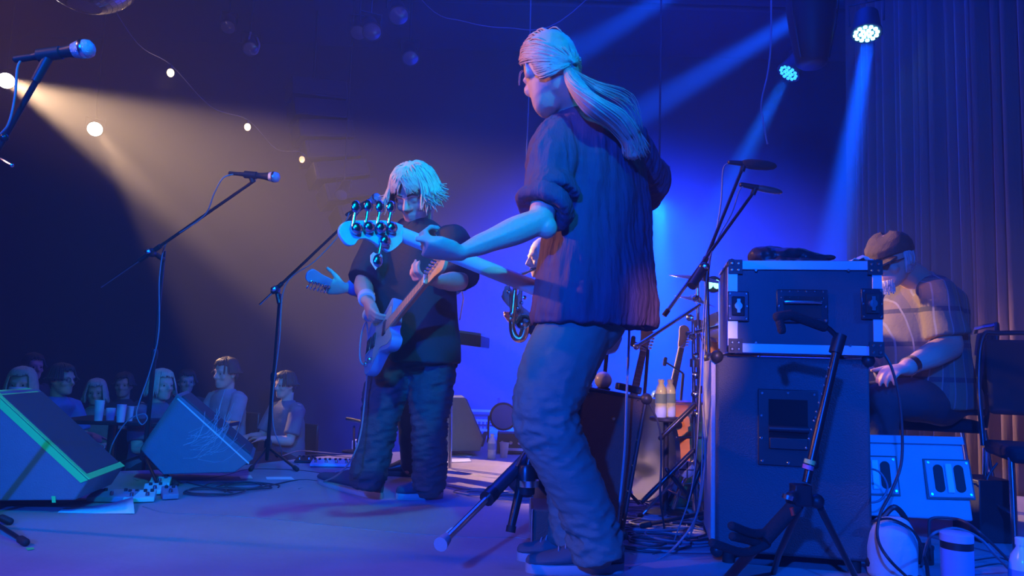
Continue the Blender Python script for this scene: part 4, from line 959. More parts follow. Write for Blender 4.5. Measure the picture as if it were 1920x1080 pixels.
# ============================================================ stage monitors (wedges)
m_cab = mat('monitor_paint', (.16, .19, .24), .6, bump=.25, bscale=160, var=.12, vscale=20)
m_grille = mat('grille_cloth', (.07, .075, .09), .7, bump=.4, bscale=400)
m_tape = mat('green_tape', (.04, .98, .22), .5)
m_white = mat('white_paper', (.85, .85, .80), .7)
def wedge(label, poly, ext, grille_edge, name='stage_monitor', scratches=0, m=m_cab):
    """poly: side panel outline, ext: across the cabinet"""
    poly = [V(p) for p in poly]; ext = V(ext); t = thing(name, label, 'speaker', V((sum(p.x for p in poly)/len(poly), poly[0].y, 0)))
    M().prism(poly, ext).build('cabinet', m, t, bev=.006, smooth=30)
    a, b = poly[grille_edge[0]], poly[grille_edge[1]]; d = (b-a); nn = d.cross(ext).normalized(); c = sum(poly, V())/len(poly); nn = nn if nn.dot(a-c) > 0 else -nn
    o = [a+d*.05+ext*.05, b-d*.05+ext*.05, b-d*.05+ext*.95, a+d*.05+ext*.95]; M().prism(o, nn*.008).build('grille', m_grille, t, smooth=0, bev=.003)
    if scratches:
        rs = random.Random(3); n0 = (poly[1]-poly[0]).cross(poly[2]-poly[0]).normalized(); n0 = n0 if n0.dot(ext) < 0 else -n0
        s = M()
        for _ in range(scratches):
            w1, w2, w3 = [rs.uniform(.0, 1)**2 for _ in range(3)]; q = (poly[0]*w1+poly[1]*w2+poly[-2]*w3+c)/(w1+w2+w3+1); q = lerp(c, q, .85); an = rs.uniform(.5, 1.5); L = rs.uniform(.08, .30)
            x = (poly[1]-poly[0]).normalized(); y = n0.cross(x); s.tube(catmull([q+n0*.0015, q+(x*math.cos(an)+y*math.sin(an))*L*.5+n0*.001, q+(x*math.cos(an+.4)+y*math.sin(an+.4))*L+n0*.0015], 3), .0011, 4)
        st_ = stuff(s.build('scratches', mat('scratch', (.5, .52, .6), .7), t))
    return t
d0 = 3.18; ex = V((-.06, .40, 0))
w1 = wedge('dark floor monitor at the left edge, bright green tape along its slope', [P(-95, 742, d0), P(-12, 735, d0), P(166, 900, d0), P(140, 938, d0), P(-110, 940, d0)], ex, (1, 2))
nn = V((.66, 0, .75)); a, b = P(-12, 735, d0), P(166, 900, d0); dr = (b-a).normalized()
for lab, poly in (('tape_strip', [a+V((0, -.002, 0)), b+V((0, -.002, 0)), b+ex*.07, a+ex*.07]), ('tape_strip', [b-dr*.03, b+V((.002, 0, 0)), b+ex+V((.002, 0, 0)), b-dr*.03+ex]), ('tape_strip', [a+dr*-.0+V((-.03, 0, 0)), a+dr*.03, a+dr*.03+ex*.9, a+V((-.03, 0, 0))+ex*.9])):
    M().prism([p+nn*.002 for p in poly], nn*.0035).build(lab, m_tape, w1, smooth=0)
M().prism([a+V((0, -.003, -.0)), b+V((0, -.003, 0)), b+V((-.03, -.003, -.012)), a+V((-.01, -.003, -.03))], V((0, -.002, 0))).build('tape_strip', m_tape, w1, smooth=0)
M().prism([P(98, 930, d0)+V((0, -.004, 0)), P(105, 930, d0)+V((0, -.004, 0)), P(106, 942, d0)+V((0, -.004, 0)), P(99, 942, d0)+V((0, -.004, 0))], V((0, -.002, 0))).build('tape_tab', m_tape, w1, smooth=0)
d1 = 3.94; ex = V((-.13, .42, 0))
w2 = wedge('scuffed blue-lit floor monitor left of centre, its side panel towards us', [P(332, 738, d1), P(476, 860, d1), P(440, 886, d1), P(306, 890, d1), P(262, 842, d1)], ex, (0, 1), scratches=26)
a, b = P(334, 746, d1), P(468, 868, d1); M().prism([a+V((0, -.001, 0)), b+V((0, -.001, 0)), b+V((-.004, -.001, -.006)), a+V((-.004, -.001, -.006))], V((0, -.004, 0))).build('edge_strip', m_white, w2, smooth=0)
wedge('far floor monitor behind the blond man, pale edge strip along its foot', [P(822, 745, 5.6), P(872, 745, 5.6), P(906, 824, 5.6), P(900, 846, 5.6), P(812, 846, 5.6)], V((-.05, .4, 0)), (1, 2))
# right monitor, bottom panel with two handle ports
t = thing('stage_monitor', 'blue-lit floor monitor at the right with slotted handle ports', 'speaker', G(1720, 985)+V((0, .3, 0)))
A, B, Cc, Dd = P(1580, 815, 3.02), P(1803, 820, 3.02), P(1826, 978, 2.86), P(1590, 965, 2.86)
back = V((.05, .42, -.03)); s = M(); s.loft([[A, B, Cc, Dd], [A+back*.7, B+back*.7, Cc+back, Dd+back]])
m_pale = mat('pale_monitor_paint', (.42, .44, .48), .6, bump=.2, bscale=160, var=.1, vscale=12)
s.build('cabinet', m_pale, t, bev=.008, smooth=30)
M().prism([A+V((0, -.006, .002)), B+V((.002, -.006, .002)), lerp(B, Cc, .09)+V((.0, -.014, 0)), lerp(A, Dd, .09)+V((0, -.014, 0))], V((0, .006, 0))).build('top_lip', m_pale, t, smooth=0, bev=.003)
X = (B-A).normalized(); Yd = (Dd-A).normalized(); N = X.cross(Yd).normalized(); N = N if N.y < 0 else -N; R3 = Matrix((X, Yd, N)).transposed()
for px, py in ((1638, 893), (1775, 901)):
    c = P(px, py, 2.945)
    k = -((c-A).dot(N)); c = c+N*k
    M().box(c+N*.001, (.185, .165, .004), R3).build('port_groove', m_blackp, t, smooth=0); fr = M(); fr.box(c+N*.004, (.172, .152, .006), R3); pf = fr.build('port_plate', m_pale, t, bev=.004)
    for q in (-1, 1):
        s = M(); s.prism([c+X*(q*.040+.019*math.cos(a_))+Yd*(.019*math.sin(a_)+(.038 if math.sin(a_) > 0 else -.038))+N*.006 for a_ in [2*PI*(i_+.5)/20 for i_ in range(20)]], N*.003); s.build('slot', m_darkrub, pf, smooth=0)
    M().box(c+N*.010, (.026, .12, .008), R3).build('grip_bar', m_white, pf, bev=.003)
    for x in (-.075, .075):
        for y in (-.065, .065): M().lathe([(.005, 0), (.005, .003)], c+X*x+Yd*y+N*.006, N, 8).build('screw', m_steel, pf)
# ============================================================ speaker cabinet, flight case and what lies on it
m_tolex = mat('black_tolex', (.075, .08, .095), .55, bump=.5, bscale=220)
m_alu = mat('aluminium', (.62, .62, .66), .42, .55)
cb = thing('speaker_cabinet', 'tall black bass speaker cabinet carrying the flight case', 'speaker', G(1480, 1058)+V((0, .2, 0)))
fd = 2.72; c00, c10, c11, c01 = P(1337, 1040, fd), P(1624, 1050, fd), P(1626, 678, fd), P(1351, 668, fd)
gz = .045; W = .555; xl, xr = c00.x+.003, c10.x-.008; zt = (c01.z+c11.z)/2+.004; dp = .40
def cbp(x, y, z): return V((x, fd+y, z))
s = M(); s.box(((xl+xr)/2, fd+dp/2, (gz+zt)/2), (xr-xl, dp, zt-gz)); s.build('shell', m_tolex, cb, bev=.012)
s = M(); s.box((xl-.008, fd+dp/2, (gz+zt)/2), (.018, dp*.93, (zt-gz)*.95)); s.build('grille_frame', mat('silver_grille', (.55, .55, .60), .5, .3, bump=.5, bscale=300), cb, bev=.004)
for x in (xl+.004, xr-.004):
    for z in (gz+.004, zt-.004):
        for y in (.004, dp-.004): M().ball((x, fd+y, z), (.024, .024, .024), 12).build('corner_cap', m_blackp, cb)
for x in (xl+.05, xr-.05):
    for y in (.05, dp-.05): M().cyl((x, fd+y, 0), (x, fd+y, gz), .022, 14).build('foot', m_darkrub, cb)
hx, hz_c = P(1470, 800, fd).x, P(1470, 800, fd).z
s = M(); hw, hh = .105, .135
s.box((hx, fd-.003, hz_c), (hw*2, .008, hh*2)); hp = s.build('handle_plate', m_blackp, cb, bev=.006)
s = M(); s.box((hx, fd-.0075, hz_c+.012), (.135, .003, .175)); s.build('handle_recess', mat('recess_black', (.004, .004, .005), .9), hp, smooth=0)
s = M(); s.prism([V((hx-.066, fd-.009, hz_c-.075)), V((hx+.066, fd-.009, hz_c-.075)), V((hx+.066, fd-.009, hz_c-.035)), V((hx-.066, fd-.009, hz_c-.035))], V((0, -.008, 0))); s.build('scoop', m_blackp, hp, bev=.003)
M().tube([(hx-.068, fd-.014, hz_c-.004), (hx+.068, fd-.014, hz_c-.004)], (.010, .012), 12).build('grip', m_blackp, hp)
for x, z in ((-.09, .12), (0, .123), (.09, .12), (-.093, .04), (.093, .04), (-.093, -.04), (.093, -.04), (-.09, -.12), (0, -.123), (.09, -.12)):
    M().lathe([(.006, 0), (.004, .003)], (hx+x, fd-.007, hz_c+z), (0, -1, 0), 10).build('screw', m_steel, hp)
# flight case
fc = thing('flight_case', 'black flight case with aluminium edges on top of the speaker cabinet', 'case', V((c01.x, fd, zt)))
fx0, fx1 = P(1368, 600, fd-.02).x, P(1651, 600, fd-.02).x; fz0, fz1 = zt+.012, (P(1510, 494, fd-.02).z); fy = fd-.03; fdp = .45
m_lam = mat('black_laminate', (.05, .055, .075), .45, bump=.1, bscale=200)
s = M(); s.box(((fx0+fx1)/2, fy+fdp/2+.004, (fz0+fz1)/2), (fx1-fx0-.012, fdp-.012, fz1-fz0-.012)); s.build('panel_body', m_lam, fc, smooth=0)
e = .034
for y in (fy, fy+fdp-.004):
    for z in (fz0, fz1-e): M().box(((fx0+fx1)/2, y+.002, z+e/2), (fx1-fx0-.05, .006, e)).build('edge_extrusion', m_alu, fc, bev=.002)
    for x in (fx0, fx1-e): M().box((x+e/2, y+.002, (fz0+fz1)/2), (e, .006, fz1-fz0-.05)).build('edge_extrusion', m_alu, fc, bev=.002)
for x in (fx0, fx1):
    for z in (fz0, fz1): M().box((x+(.016 if x == fx0 else -.016), fy+fdp/2, z+(-.0 if z == fz0 else 0)), (.034, fdp-.06, .006)).build('edge_extrusion', m_alu, fc, smooth=0)
M().box((fx0-.001, fy+.016, (fz0+fz1)/2), (.005, e, fz1-fz0-.05)).build('edge_extrusion', m_alu, fc, smooth=0)
for x, sx in ((fx0, 1), (fx1, -1)):
    for z, sz in ((fz0, 1), (fz1, -1)):
        s = M(); s.box((x+sx*.024, fy-.004, z+sz*.024), (.052, .006, .052)); s.ball((x+sx*.012, fy+.010, z+sz*.012), .020, 10); cc = s.build('ball_corner', m_blackp, fc, smooth=30)
        for q in ((.012, .036), (.036, .036), (.012, .012), (.036, .012)): M().lathe([(.0055, 0), (.003, .003)], (x+sx*q[0], fy-.007, z+sz*q[1]), (0, -1, 0), 8).build('rivet', m_steel, cc)
hx, hz2 = P(1507, 577, fy).x, P(1507, 577, fy).z
s = M(); s.box((hx, fy-.005, hz2), (.185, .006, .118)); hp = s.build('handle_plate', mat('black_chrome', (.10, .10, .12), .25, .8), fc, bev=.004)
M().box((hx, fy-.009, hz2-.004), (.135, .004, .078)).build('handle_recess', m_darkrub, hp, smooth=0)
M().tube(catmull([(hx-.06, fy-.012, hz2+.012), (hx-.055, fy-.022, hz2+.014), (hx+.055, fy-.022, hz2+.014), (hx+.06, fy-.012, hz2+.012)], 4), .008, 10).build('handle_bar', m_steel, hp)
for i in range(6):
    for z in (.052, .030): M().lathe([(.0045, 0), (.002, .003)], (hx-.075+i*.030, fy-.008, hz2+z+(0 if z > .04 else -.0)), (0, -1, 0), 8).build('rivet', m_steel, hp)
for x, z in ((-.084, -.05), (0, -.052), (.084, -.05), (-.084, 0), (.084, 0)): M().lathe([(.006, 0), (.003, .003)], (hx+x, fy-.008, hz2+z), (0, -1, 0), 8).build('rivet', m_steel, hp)
for px in (1387, 1634):
    c = P(px, 575, fy); s = M(); s.box((c.x, fy-.004, c.z), (.078, .006, .108)); lt = s.build('butterfly_latch', mat('latch_chrome', (.12, .12, .15), .25, .85), fc, bev=.004)
    s = M(); s.box((c.x, fy-.010, c.z), (.048, .008, .070)); s.build('latch_dish', m_darkrub, lt, bev=.003)
    s = M(); s.lathe([(.016, 0), (.018, .004), (.014, .012)], (c.x, fy-.012, c.z), (0, -1, 0), 14); s.box((c.x, fy-.020, c.z), (.012, .012, .05)); s.build('latch_wing', m_steel, lt, smooth=30)
    for x, z in ((-.03, .045), (.03, .045), (-.03, -.045), (.03, -.045), (-.032, 0), (.032, 0)): M().lathe([(.005, 0), (.003, .003)], (c.x+x, fy-.007, c.z+z), (0, -1, 0), 8).build('rivet', m_steel, lt)
for px, py in ((1421, 509), (1592, 513), (1388, 638), (1421, 643), (1595, 650)): c = P(px, py, fy); M().lathe([(.006, 0), (.004, .003)], (c.x, fy-.001, c.z), (0, -1, 0), 10).build('rivet', m_steel, fc)
s = M(); p0 = P(1407, 484, fd+.1); z0 = fz1
for a, b2, r in (((1412, 482), (1440, 480), .036), ((1440, 482), (1475, 482), .030), ((1455, 478), (1500, 486), .022), ((1490, 486), (1530, 489), .014)):
    pa, pb = P(*a, fd+.12), P(*b2, fd+.16); pa.z = max(pa.z, z0+r*.5); pb.z = max(pb.z, z0+r*.4); s.tube([pa, pb], [(r*1.6, r), (r*1.5, r*.8)], 14, roundcap=True)
s.box((P(1465, 480, fd+.14).x, fd+.14, z0+.012), (.24, .14, .022))
me = remesh(s, .005, 6, lambda c, n: folds(c, n, .008, 16, 3)); jk = link('folded_jacket', me, mat('black_jacket_leather', (.05, .04, .045), .4, bump=.2), None, V((0, 0, 0)), 0, 180)
me.transform(Matrix.Translation(-V((p0.x, fd+.14, z0)))); jk.location = (p0.x, fd+.14, z0); tag(jk, 'crumpled black leather jacket lying on the flight case', 'jacket')
s = M(); c = P(1585, 486, fd+.1); rs = random.Random(2); rows = []
for i in range(7):
    rows.append([V((c.x-.045+i*.015, fd+.06+j*.012, z0+.006+.028*abs(math.sin(i*1.3+j*.9))*(1-abs(i-3)/4.5))) for j in range(8)])
for r in rows: s.v += [tuple(p) for p in r]
for i in range(6):
    for j2 in range(7): a = i*8+j2; s.f.append((a, a+1, a+9, a+8))
o = s.build('paper_towel', m_white, smooth=180); o.modifiers.new('t', 'SOLIDIFY').thickness = .003; tag(o, 'crumpled white paper towel at the right of the flight case top', 'paper')
# ============================================================ combo amplifier behind the ponytail man
am = thing('guitar_amplifier', 'dark brown combo amplifier tilted back behind the ponytail man', 'amplifier', G(1130, 1000)+V((0, .3, 0)))
q = [P(1078, 765, 3.0), P(1098, 726, 3.02), P(1212, 748, 3.05), P(1160, 1000, 2.95), P(1050, 985, 2.95)]
q = [P(1090, 726, 3.0), P(1212, 748, 3.0), P(1166, 1002, 2.98), P(1052, 975, 2.98)]
s = M(); s.prism(q, V((-.10, .45, 0))); s.build('cabinet', mat('brown_tolex', (.075, .05, .04), .6, bump=.5, bscale=220), am, bev=.012)
for i in range(4):
    a, b2 = q[i], q[(i+1) % 4]; c = sum(q, V())/4
    for u in ([.08, .3, .5, .7, .92] if i in (1, 3) else [.1, .9]): p = lerp(a, b2, u); p = lerp(p, c, .06); M().lathe([(.005, 0), (.003, .003)], p+V((0, -.001, 0)), (0, -1, 0), 8).build('stud', m_brass, am)
    M().tube([a+V((0, 0, 0)), b2], .007, 8).build('edge_trim', m_blackp, am)
    M().ball(a, .024, 12).build('corner_cap', m_blackp, am)
M().lathe([(.008, 0), (.010, .004), (.006, .01)], P(1150, 785, 2.99), (0, -1, 0), 12).build('stud', m_brass, am)
M().tube(catmull([q[0]+V((-.012, .05, -.02)), q[0]+V((-.05, .05, -.04)), q[0]+V((-.07, .05, -.14)), q[0]+V((-.045, .05, -.18))], 4), .008, 8).build('strap_handle', m_chrome, am)
gb = thing('glass_dome', 'small clear round globe standing on the brown amplifier', 'ornament', P(1131, 730, 3.12))
M().ball(P(1131, 713, 3.12), .037, 22).build('globe', mat('frosted_glass', (.75, .8, .9), .25, alpha=.6), gb, smooth=180); M().lathe([(.028, 0), (.03, .01), (.02, .016)], P(1131, 733, 3.12), n=18).build('base', m_blackp, gb)
s = M(); c = P(1178, 728, 3.12); s.box(c, (.10, .09, .03), Matrix.Rotation(.18, 3, 'Y')); tag(s.build('tuner_pedal', m_blackp, bev=.006), 'small black pedal lying on the right end of the brown amplifier', 'pedal')
# ---- turn cabinet + case (and what lies on them) together
def spin(objs, piv, ang):
    R = Matrix.Rotation(ang, 3, 'Z')
    for o in objs:
        p = V(piv); q = o.location-V((p.x, p.y, 0)); o.location = R@q+V((p.x, p.y, 0)); o.rotation_euler.z += ang
spin([cb, fc, jk] + [o for o in C.objects if o.name.startswith('paper_towel')], (xl, fd, 0), math.radians(-11))
cb.scale.x = .98; fc.scale.x = .94
# ============================================================ drums
m_wood = mat('orange_drum_lacquer', (.80, .30, .06), .3, coat=.5, var=.25, vscale=6, stretch=(1, 1, 5))
m_skinw = mat('drum_head', (.75, .75, .78), .5)
m_cym = mat('cymbal_bronze', (.75, .62, .38), .28, 1.0, bump=.1, bscale=200)
def drum(label, c, ax, r, L, lugs=8, name='drum'):
    c, ax = V(c), V(ax).normalized(); t = thing(name, label, 'drum', c-ax*L/2)
    x, y, d = frame(ax)
    s = M(); s.lathe([(r, -L/2), (r, L/2)], c, ax, 40, caps=False); o = s.build('shell', m_wood, t, smooth=60)
    for q in (-1, 1):
        M().lathe([(r*.985, q*L/2), (r*.985, q*(L/2+.006)), (.001, q*(L/2+.008))], c, ax, 40).build('drum_head', m_skinw, t, smooth=60)
        M().lathe([(r*1.0, q*(L/2-.014)), (r*1.045, q*(L/2-.012)), (r*1.045, q*(L/2+.012)), (r*1.0, q*(L/2+.014))], c, ax, 40).build('hoop', m_chrome, t, smooth=40)
    for i in range(lugs):
        a = 2*PI*(i+.5)/lugs; v = x*math.cos(a)+y*math.sin(a)
        M().tube([c+v*r*1.05-ax*L*.5, c+v*r*1.05+ax*L*.5], .0035, 6).build('tension_rod', m_chrome, t); M().tube([c+v*r*1.02-ax*.03, c+v*r*1.02+ax*.03], .010, 8, roundcap=True).build('lug', m_chrome, t)
    return t
bd = drum('orange wooden bass drum lying on its side behind the cables', P(1288, 850, 3.95)+V((0, 0, .0)), (-.95, -.28, 0), .275, .42, 8, 'bass_drum')
tm = drum('small orange rack tom peeping out left of the flight case', P(1368, 640, 3.85), (-.35, -.5, .8), .13, .20, 6, 'rack_tom')
drum('floor tom with reddish shell at the right of the bass drum', P(1372, 850, 4.25), (0, 0, 1), .19, .36, 8, 'floor_tom')
def pole_stand(label, g, top, name='cymbal_stand', az=.3, r=.26, cat='stand'):
    g = V(g); t = thing(name, label, cat, g); top = V(top)
    M().tube([g+V((0, 0, .04)), lerp(g, top, .5)], .013, 12).build('lower_tube', m_chrome, t); M().tube([lerp(g, top, .5), top], .009, 12).build('upper_tube', m_chrome, t)
    for u in (.5, .78): M().tube([lerp(g, top, u)-V((0, 0, .02)), lerp(g, top, u)+V((0, 0, .02))], .019, 12).build('memory_lock', m_chrome, t)
    for i in range(3):
        d = V((math.cos(az+i*2.094), math.sin(az+i*2.094), 0)); M().tube([g+V((0, 0, .28)), g+d*r+V((0, 0, .016))], .007, 8).build('leg', m_chrome, t)
        M().tube([g+V((0, 0, .08)), g+d*r*.55+V((0, 0, .135))], .005, 8).build('brace', m_chrome, t); M().ball(g+d*r+V((0, 0, .015)), .016, 10).build('rubber_foot', m_darkrub, t)
    return t
def cymbal(label, c, ax, r):
    t = thing('cymbal', label, 'cymbal', c); M().lathe([(r, -.016), (r, -.0145), (r*.55, -.004), (.035, .002), (.028, .014), (.004, .018), (.004, .015), (.026, .011), (.033, -.001), (r*.55, -.006)], c, ax, 40).build('disc', m_cym, t, smooth=50)
    M().lathe([(.012, .018), (.014, .022), (.006, .035), (.010, .042), (.003, .05)], c, ax, 10).build('wing_nut', m_chrome, t); return t
ct = P(1308, 512, 3.75); s1_ = pole_stand('chrome cymbal stand rising behind the double-boomed microphone stand', V((P(1312, 930, 3.75).x, 3.75, 0)), ct)
cymbal('upper cymbal, seen almost edge-on left of the flight case', P(1312, 519, 3.75), (.12, -.18, 1), .155)
cymbal('smaller lower cymbal of the pair left of the flight case', P(1304, 560, 3.95), (.25, -.15, 1), .11)
s2_ = pole_stand('second chrome stand with a long boom reaching down to the left', V((P(1303, 950, 3.5).x, 3.5, 0)), P(1300, 600, 3.5), az=1.2)
M().tube([P(1192, 650, 3.35), P(1312, 571, 3.55)], .009, 10).build('boom', m_steel, s2_); M().ball(P(1193, 650, 3.35), .016, 10).build('boom_end', m_chrome, s2_)
M().tube([P(1288, 626, 3.5), P(1350, 612, 3.6)], .010, 10).build('tom_arm', m_chrome, s2_)
rs = random.Random(6)
for i in range(7): M().lathe([(.010, -.012), (.017, -.008), (.017, .008), (.008, .014)], P(1292+rs.uniform(-4, 18), 560+i*36, 3.45), (rs.uniform(-1, 1), -1, rs.uniform(-.5, .5)), 10).build('clamp', m_chrome, s2_)
m_cy = mat('cyan_glow_face', (.1, .3, .3), .4, emit=(.25, .95, 1.0), es=3.0)
cl = thing('cyan_glow', 'small added cyan glow between the cymbals and the flight case', 'lamp', P(1338, 545, 3.9))  # added lamp shape, emissive in place of an unclear bright cyan spot
M().lathe([(.03, .05), (.045, .03), (.045, 0), (.040, -.004)], P(1338, 533, 3.9), (.1, 1, 0), 18).build('housing', m_blackp, cl)
for x in (1330, 1344): M().ball(P(x, 533, 3.88), (.020, .008, .024), 12).build('glow_face', m_cy, cl)
km = thing('drum_microphone', 'round-headed microphone in front of the bass drum, lit cyan', 'microphone', G(1262, 962))
c = P(1287, 880, 3.45); M().lathe([(.012, .03), (.034, .02), (.040, 0), (.036, -.010), (.004, -.018)], c, (-.1, 1, .1), 20).build('head', m_mesh, km); M().tube(catmull([c+V((0, .01, -.03)), P(1278, 912, 3.42), P(1262, 955, 3.38)], 4), .008, 10).build('stem', m_chrome, km)
for a in (0, 1.57): M().tube([c+V((math.cos(a)*.037, -.016, math.sin(a)*.037)), c-V((math.cos(a)*.037, .016, math.sin(a)*.037))], .003, 6).build('guard_bar', m_blackp, km)
M().lathe([(.07, 0), (.07, .012), (.02, .02)], G(1262, 962)+V((0, 0, 0))).build('base', m_stand, km)
# hi-hat style pedal bars and dark struts low down by the drums
m_bottle = mat('clear_plastic', (.75, .88, .95), .12, alpha=.55); m_label = mat('blue_bottle_label', (.20, .38, .80), .5); m_cap = mat('white_cap', (.85, .9, .9), .4)
def bottle(label, g, h=.2, r=.032, grp=None):
    t = thing('water_bottle', label, 'bottle', g, grp); k = h/.2
    M().lathe([(r*.85, 0), (r, .006*k), (r, .05*k), (r*.93, .06*k), (r, .07*k), (r, .135*k), (r*.8, .158*k), (.013, .178*k), (.013, .188*k)], g, n=20).build('bottle_body', m_bottle, t, smooth=50)
    M().lathe([(r*1.015, .075*k), (r*1.015, .125*k)], g, n=20, caps=False).build('bottle_label', m_label, t); M().lathe([(.0155, .184*k), (.0155, .2*k), (.013, .202*k)], g, n=16).build('cap', m_cap, t); return t
sp = thing('side_table', 'small black drum-side table under the two water bottles', 'table', V((P(1248, 900, 3.62).x, 3.62, 0)))
zt_ = P(1248, 782, 3.62).z; g0 = V((P(1248, 900, 3.62).x, 3.62, 0)); M().lathe([(.075, zt_-.02), (.08, zt_-.015), (.08, zt_-.003), (.075, zt_)], g0).build('table_top', m_blackp, sp); M().cyl(g0, g0+V((0, 0, zt_-.02)), .014, 12).build('post', m_stand, sp); M().lathe([(.11, 0), (.11, .012), (.02, .02)], g0).build('base', m_stand, sp)
bottle('water bottle with a white cap, left one of the pair by the drums', V((P(1239, 782, 3.58).x, 3.58, zt_)), .18, .028); bottle('water bottle with a white cap, right one of the pair by the drums', V((P(1256, 782, 3.66).x, 3.66, zt_)), .18, .028)
def neck_on_stand(label, a, b, m, yaw):
    a, b = V(a), V(b); g = V((a.x, a.y, 0))
    return electric('electric_guitar', label, 'guitar', V((lerp(a, b, -1.1).x, a.y, .16)), b, (.3, -1, .25), 'single', .95, 1, .17, m, m_maple, m_rose, None, None, yaw)
neck_on_stand('guitar leaning on a stand, pinkish neck showing right of the ponytail man', P(1190, 680, 4.6), P(1214, 610, 4.6), m_wood, 1)
neck_on_stand('guitar leaning on a stand further back, neck lit blue, left of the drums', P(1262, 685, 5.3), P(1284, 610, 5.3), m_bodyblue, 1)
def gstand(label, g, top, arm):
    g, top = V(g), V(top); t = thing('guitar_stand', label, 'stand', g)
    M().tube([g+V((0, 0, .2)), top], .010, 10).build('pole', m_stand, t)
    for a in (.4, 2.5, 4.6): M().tube([g+V((0, 0, .25)), g+V((math.cos(a)*.25, math.sin(a)*.25, .014))], .009, 8).build('leg', m_stand, t)
    M().tube([top, V(arm)], .007, 8).build('yoke_arm', m_stand, t); M().tube([V(arm)-V((0, 0, .02)), V(arm)+V((0, -.03, .02))], .014, 8, roundcap=True).build('yoke_foam', m_foam, t)
    M().tube([g+V((-.1, 0, .24)), g+V((.1, 0, .24))], .011, 8).build('cradle', m_foam, t)
gstand('guitar stand with a foam-tipped arm right of the ponytail man', V((P(1200, 860, 4.4).x, 4.4, 0)), P(1215, 655, 4.4), P(1186, 640, 4.4))
gstand('guitar stand with a hooked arm, left of the drums', V((P(1270, 860, 5.2).x, 5.2, 0)), P(1281, 700, 5.2), P(1246, 678, 5.2))
gstand('guitar stand rising behind the brown amplifier', V((P(1118, 860, 3.7).x, 3.7, 0)), P(1141, 628, 3.7), P(1152, 632, 3.68))
# ============================================================ chairs at the right
def stack_chair(label, c, f, D0=.46, name='banquet_chair'):
    f = horiz(f); l = left_of(f); c = V((c[0], c[1], 0)); t = thing(name, label, 'chair', c); Q = lambda a, b, z: c+f*a+l*b+V((0, 0, z)); R = Matrix((f, l, V((0, 0, 1)))).transposed()
    M().box(Q(.02, 0, D0-.03), (.44, .44, .06), R).build('seat', m_vinyl, t, bev=.02); Rb = R@Matrix.Rotation(math.radians(-8), 3, 'Y')
    M().box(Q(-.235, 0, D0+.28), (.035, .38, .34), Rb).build('backrest', m_vinyl, t, bev=.018)
    M().tube(catmull([Q(-.20, -.22, D0-.03), Q(-.245, -.22, D0+.25), Q(-.275, -.19, D0+.46), Q(-.278, -.12, D0+.48), Q(-.278, .12, D0+.48), Q(-.275, .19, D0+.46), Q(-.245, .22, D0+.25), Q(-.20, .22, D0-.03)], 5), .0115, 10).build('back_frame', m_stand, t)
    for a, e in ((.20, .24), (-.20, -.25)):
        for b in (-.21, .21): M().tube([Q(a, b, D0-.04), Q(e, b*1.03, 0)], .012, 10).build('leg', m_chrome, t)
    for b in (-.21, .21): M().tube([Q(.215, b, .16), Q(-.225, b, .16)], .008, 8).build('stretcher', m_chrome, t)
    return t
pz = P(1766, 770, 3.8).z
stack_chair('black padded chair the seated man sits on', (2.21, 3.93), (-.95, .31, 0), .48)
stack_chair('empty black padded chair at the right edge', (2.27, 3.10), (-.35, -.94, 0), .42)
# ============================================================ floor clutter at the lower right
m_bluebag = mat('pale_canvas_bag', (.50, .56, .62), .7, bump=.3, bscale=40)
bg = thing('canvas_bag', 'pale rounded bag with a dark strap beside the speaker cabinet', 'bag', G(1676, 1062))
D = 2.62; s = M(); g0 = V((P(1672, 1000, D).x, D, 0))
s.loft([[g0+V((a*math.cos(t)*abs(math.cos(t))**-.2, b*math.sin(t), z)) for t in [2*PI*i/24+.001 for i in range(24)]] for z, a, b in ((.0, .07, .05), (.012, .082, .06), (.10, .086, .065), (.15, .078, .06), (.19, .055, .045), (.205, .03, .03))])
build_remesh(s, 'bag_body', m_bluebag, bg, .006, 4, lambda c, n: folds(c, n, .005, 12, 3))
M().tube(catmull([g0+V((-.085, -.03, .19)), g0+V((-.03, -.055, .205)), g0+V((.045, -.06, .165)), g0+V((.085, -.05, .08)), g0+V((.10, -.04, .01))], 5), [(.012, .004)]*21, 8).build('strap', m_blackp, bg)
M().tube(catmull([g0+V((-.03, .0, .20)), g0+V((.01, .0, .235)), g0+V((.055, .02, .20)), g0+V((.07, .02, .15))], 5), .010, 8).build('handle', m_blackp, bg)
th = thing('insulated_tumbler', 'blue insulated drinking flask with a dark band below its lid', 'flask', V((P(1795, 1060, 2.2).x, 2.2, 0)))
zt_ = P(1795, 998, 2.2).z; g0 = V((P(1795, 1060, 2.2).x, 2.2, 0)); r = .0425
M().lathe([(r*.9, 0), (r*.95, .005), (r, zt_*.6), (r, zt_-.045)], g0, n=30).build('flask_body', mat('blue_flask_paint', (.22, .40, .85), .35, var=.05), th); M().lathe([(r*1.0, zt_-.045), (r*1.0, zt_-.022)], g0, n=30).build('band', m_blackp, th); M().lathe([(r*1.03, zt_-.024), (r*1.03, zt_-.004), (r*.9, zt_), (.004, zt_)], g0, n=30).build('lid', mat('pale_lid', (.4, .5, .8), .35), th)
s = M(); s.box(g0+V((-.012, -r-.0003, zt_-.155)), (.028, .002, .05)); s.build('printed_mark', mat('dark_blue_print', (.06, .10, .5), .5), th)
bottle('water bottle standing at the bottom right corner', V((P(1916, 1060, 2.2).x, 2.2, 0)), .23, .034)
pd = thing('effects_pedal', 'chrome-topped stomp box left of the flask', 'pedal', G(1745, 1085)); g0 = V((P(1742, 1066, 2.3).x, 2.32, 0))
M().box(g0+V((0, 0, .030)), (.11, .14, .05)).build('enclosure', m_blackp, pd, bev=.006); M().box(g0+V((0, 0, .058)), (.112, .142, .006)).build('top_plate', m_steel, pd, bev=.002)
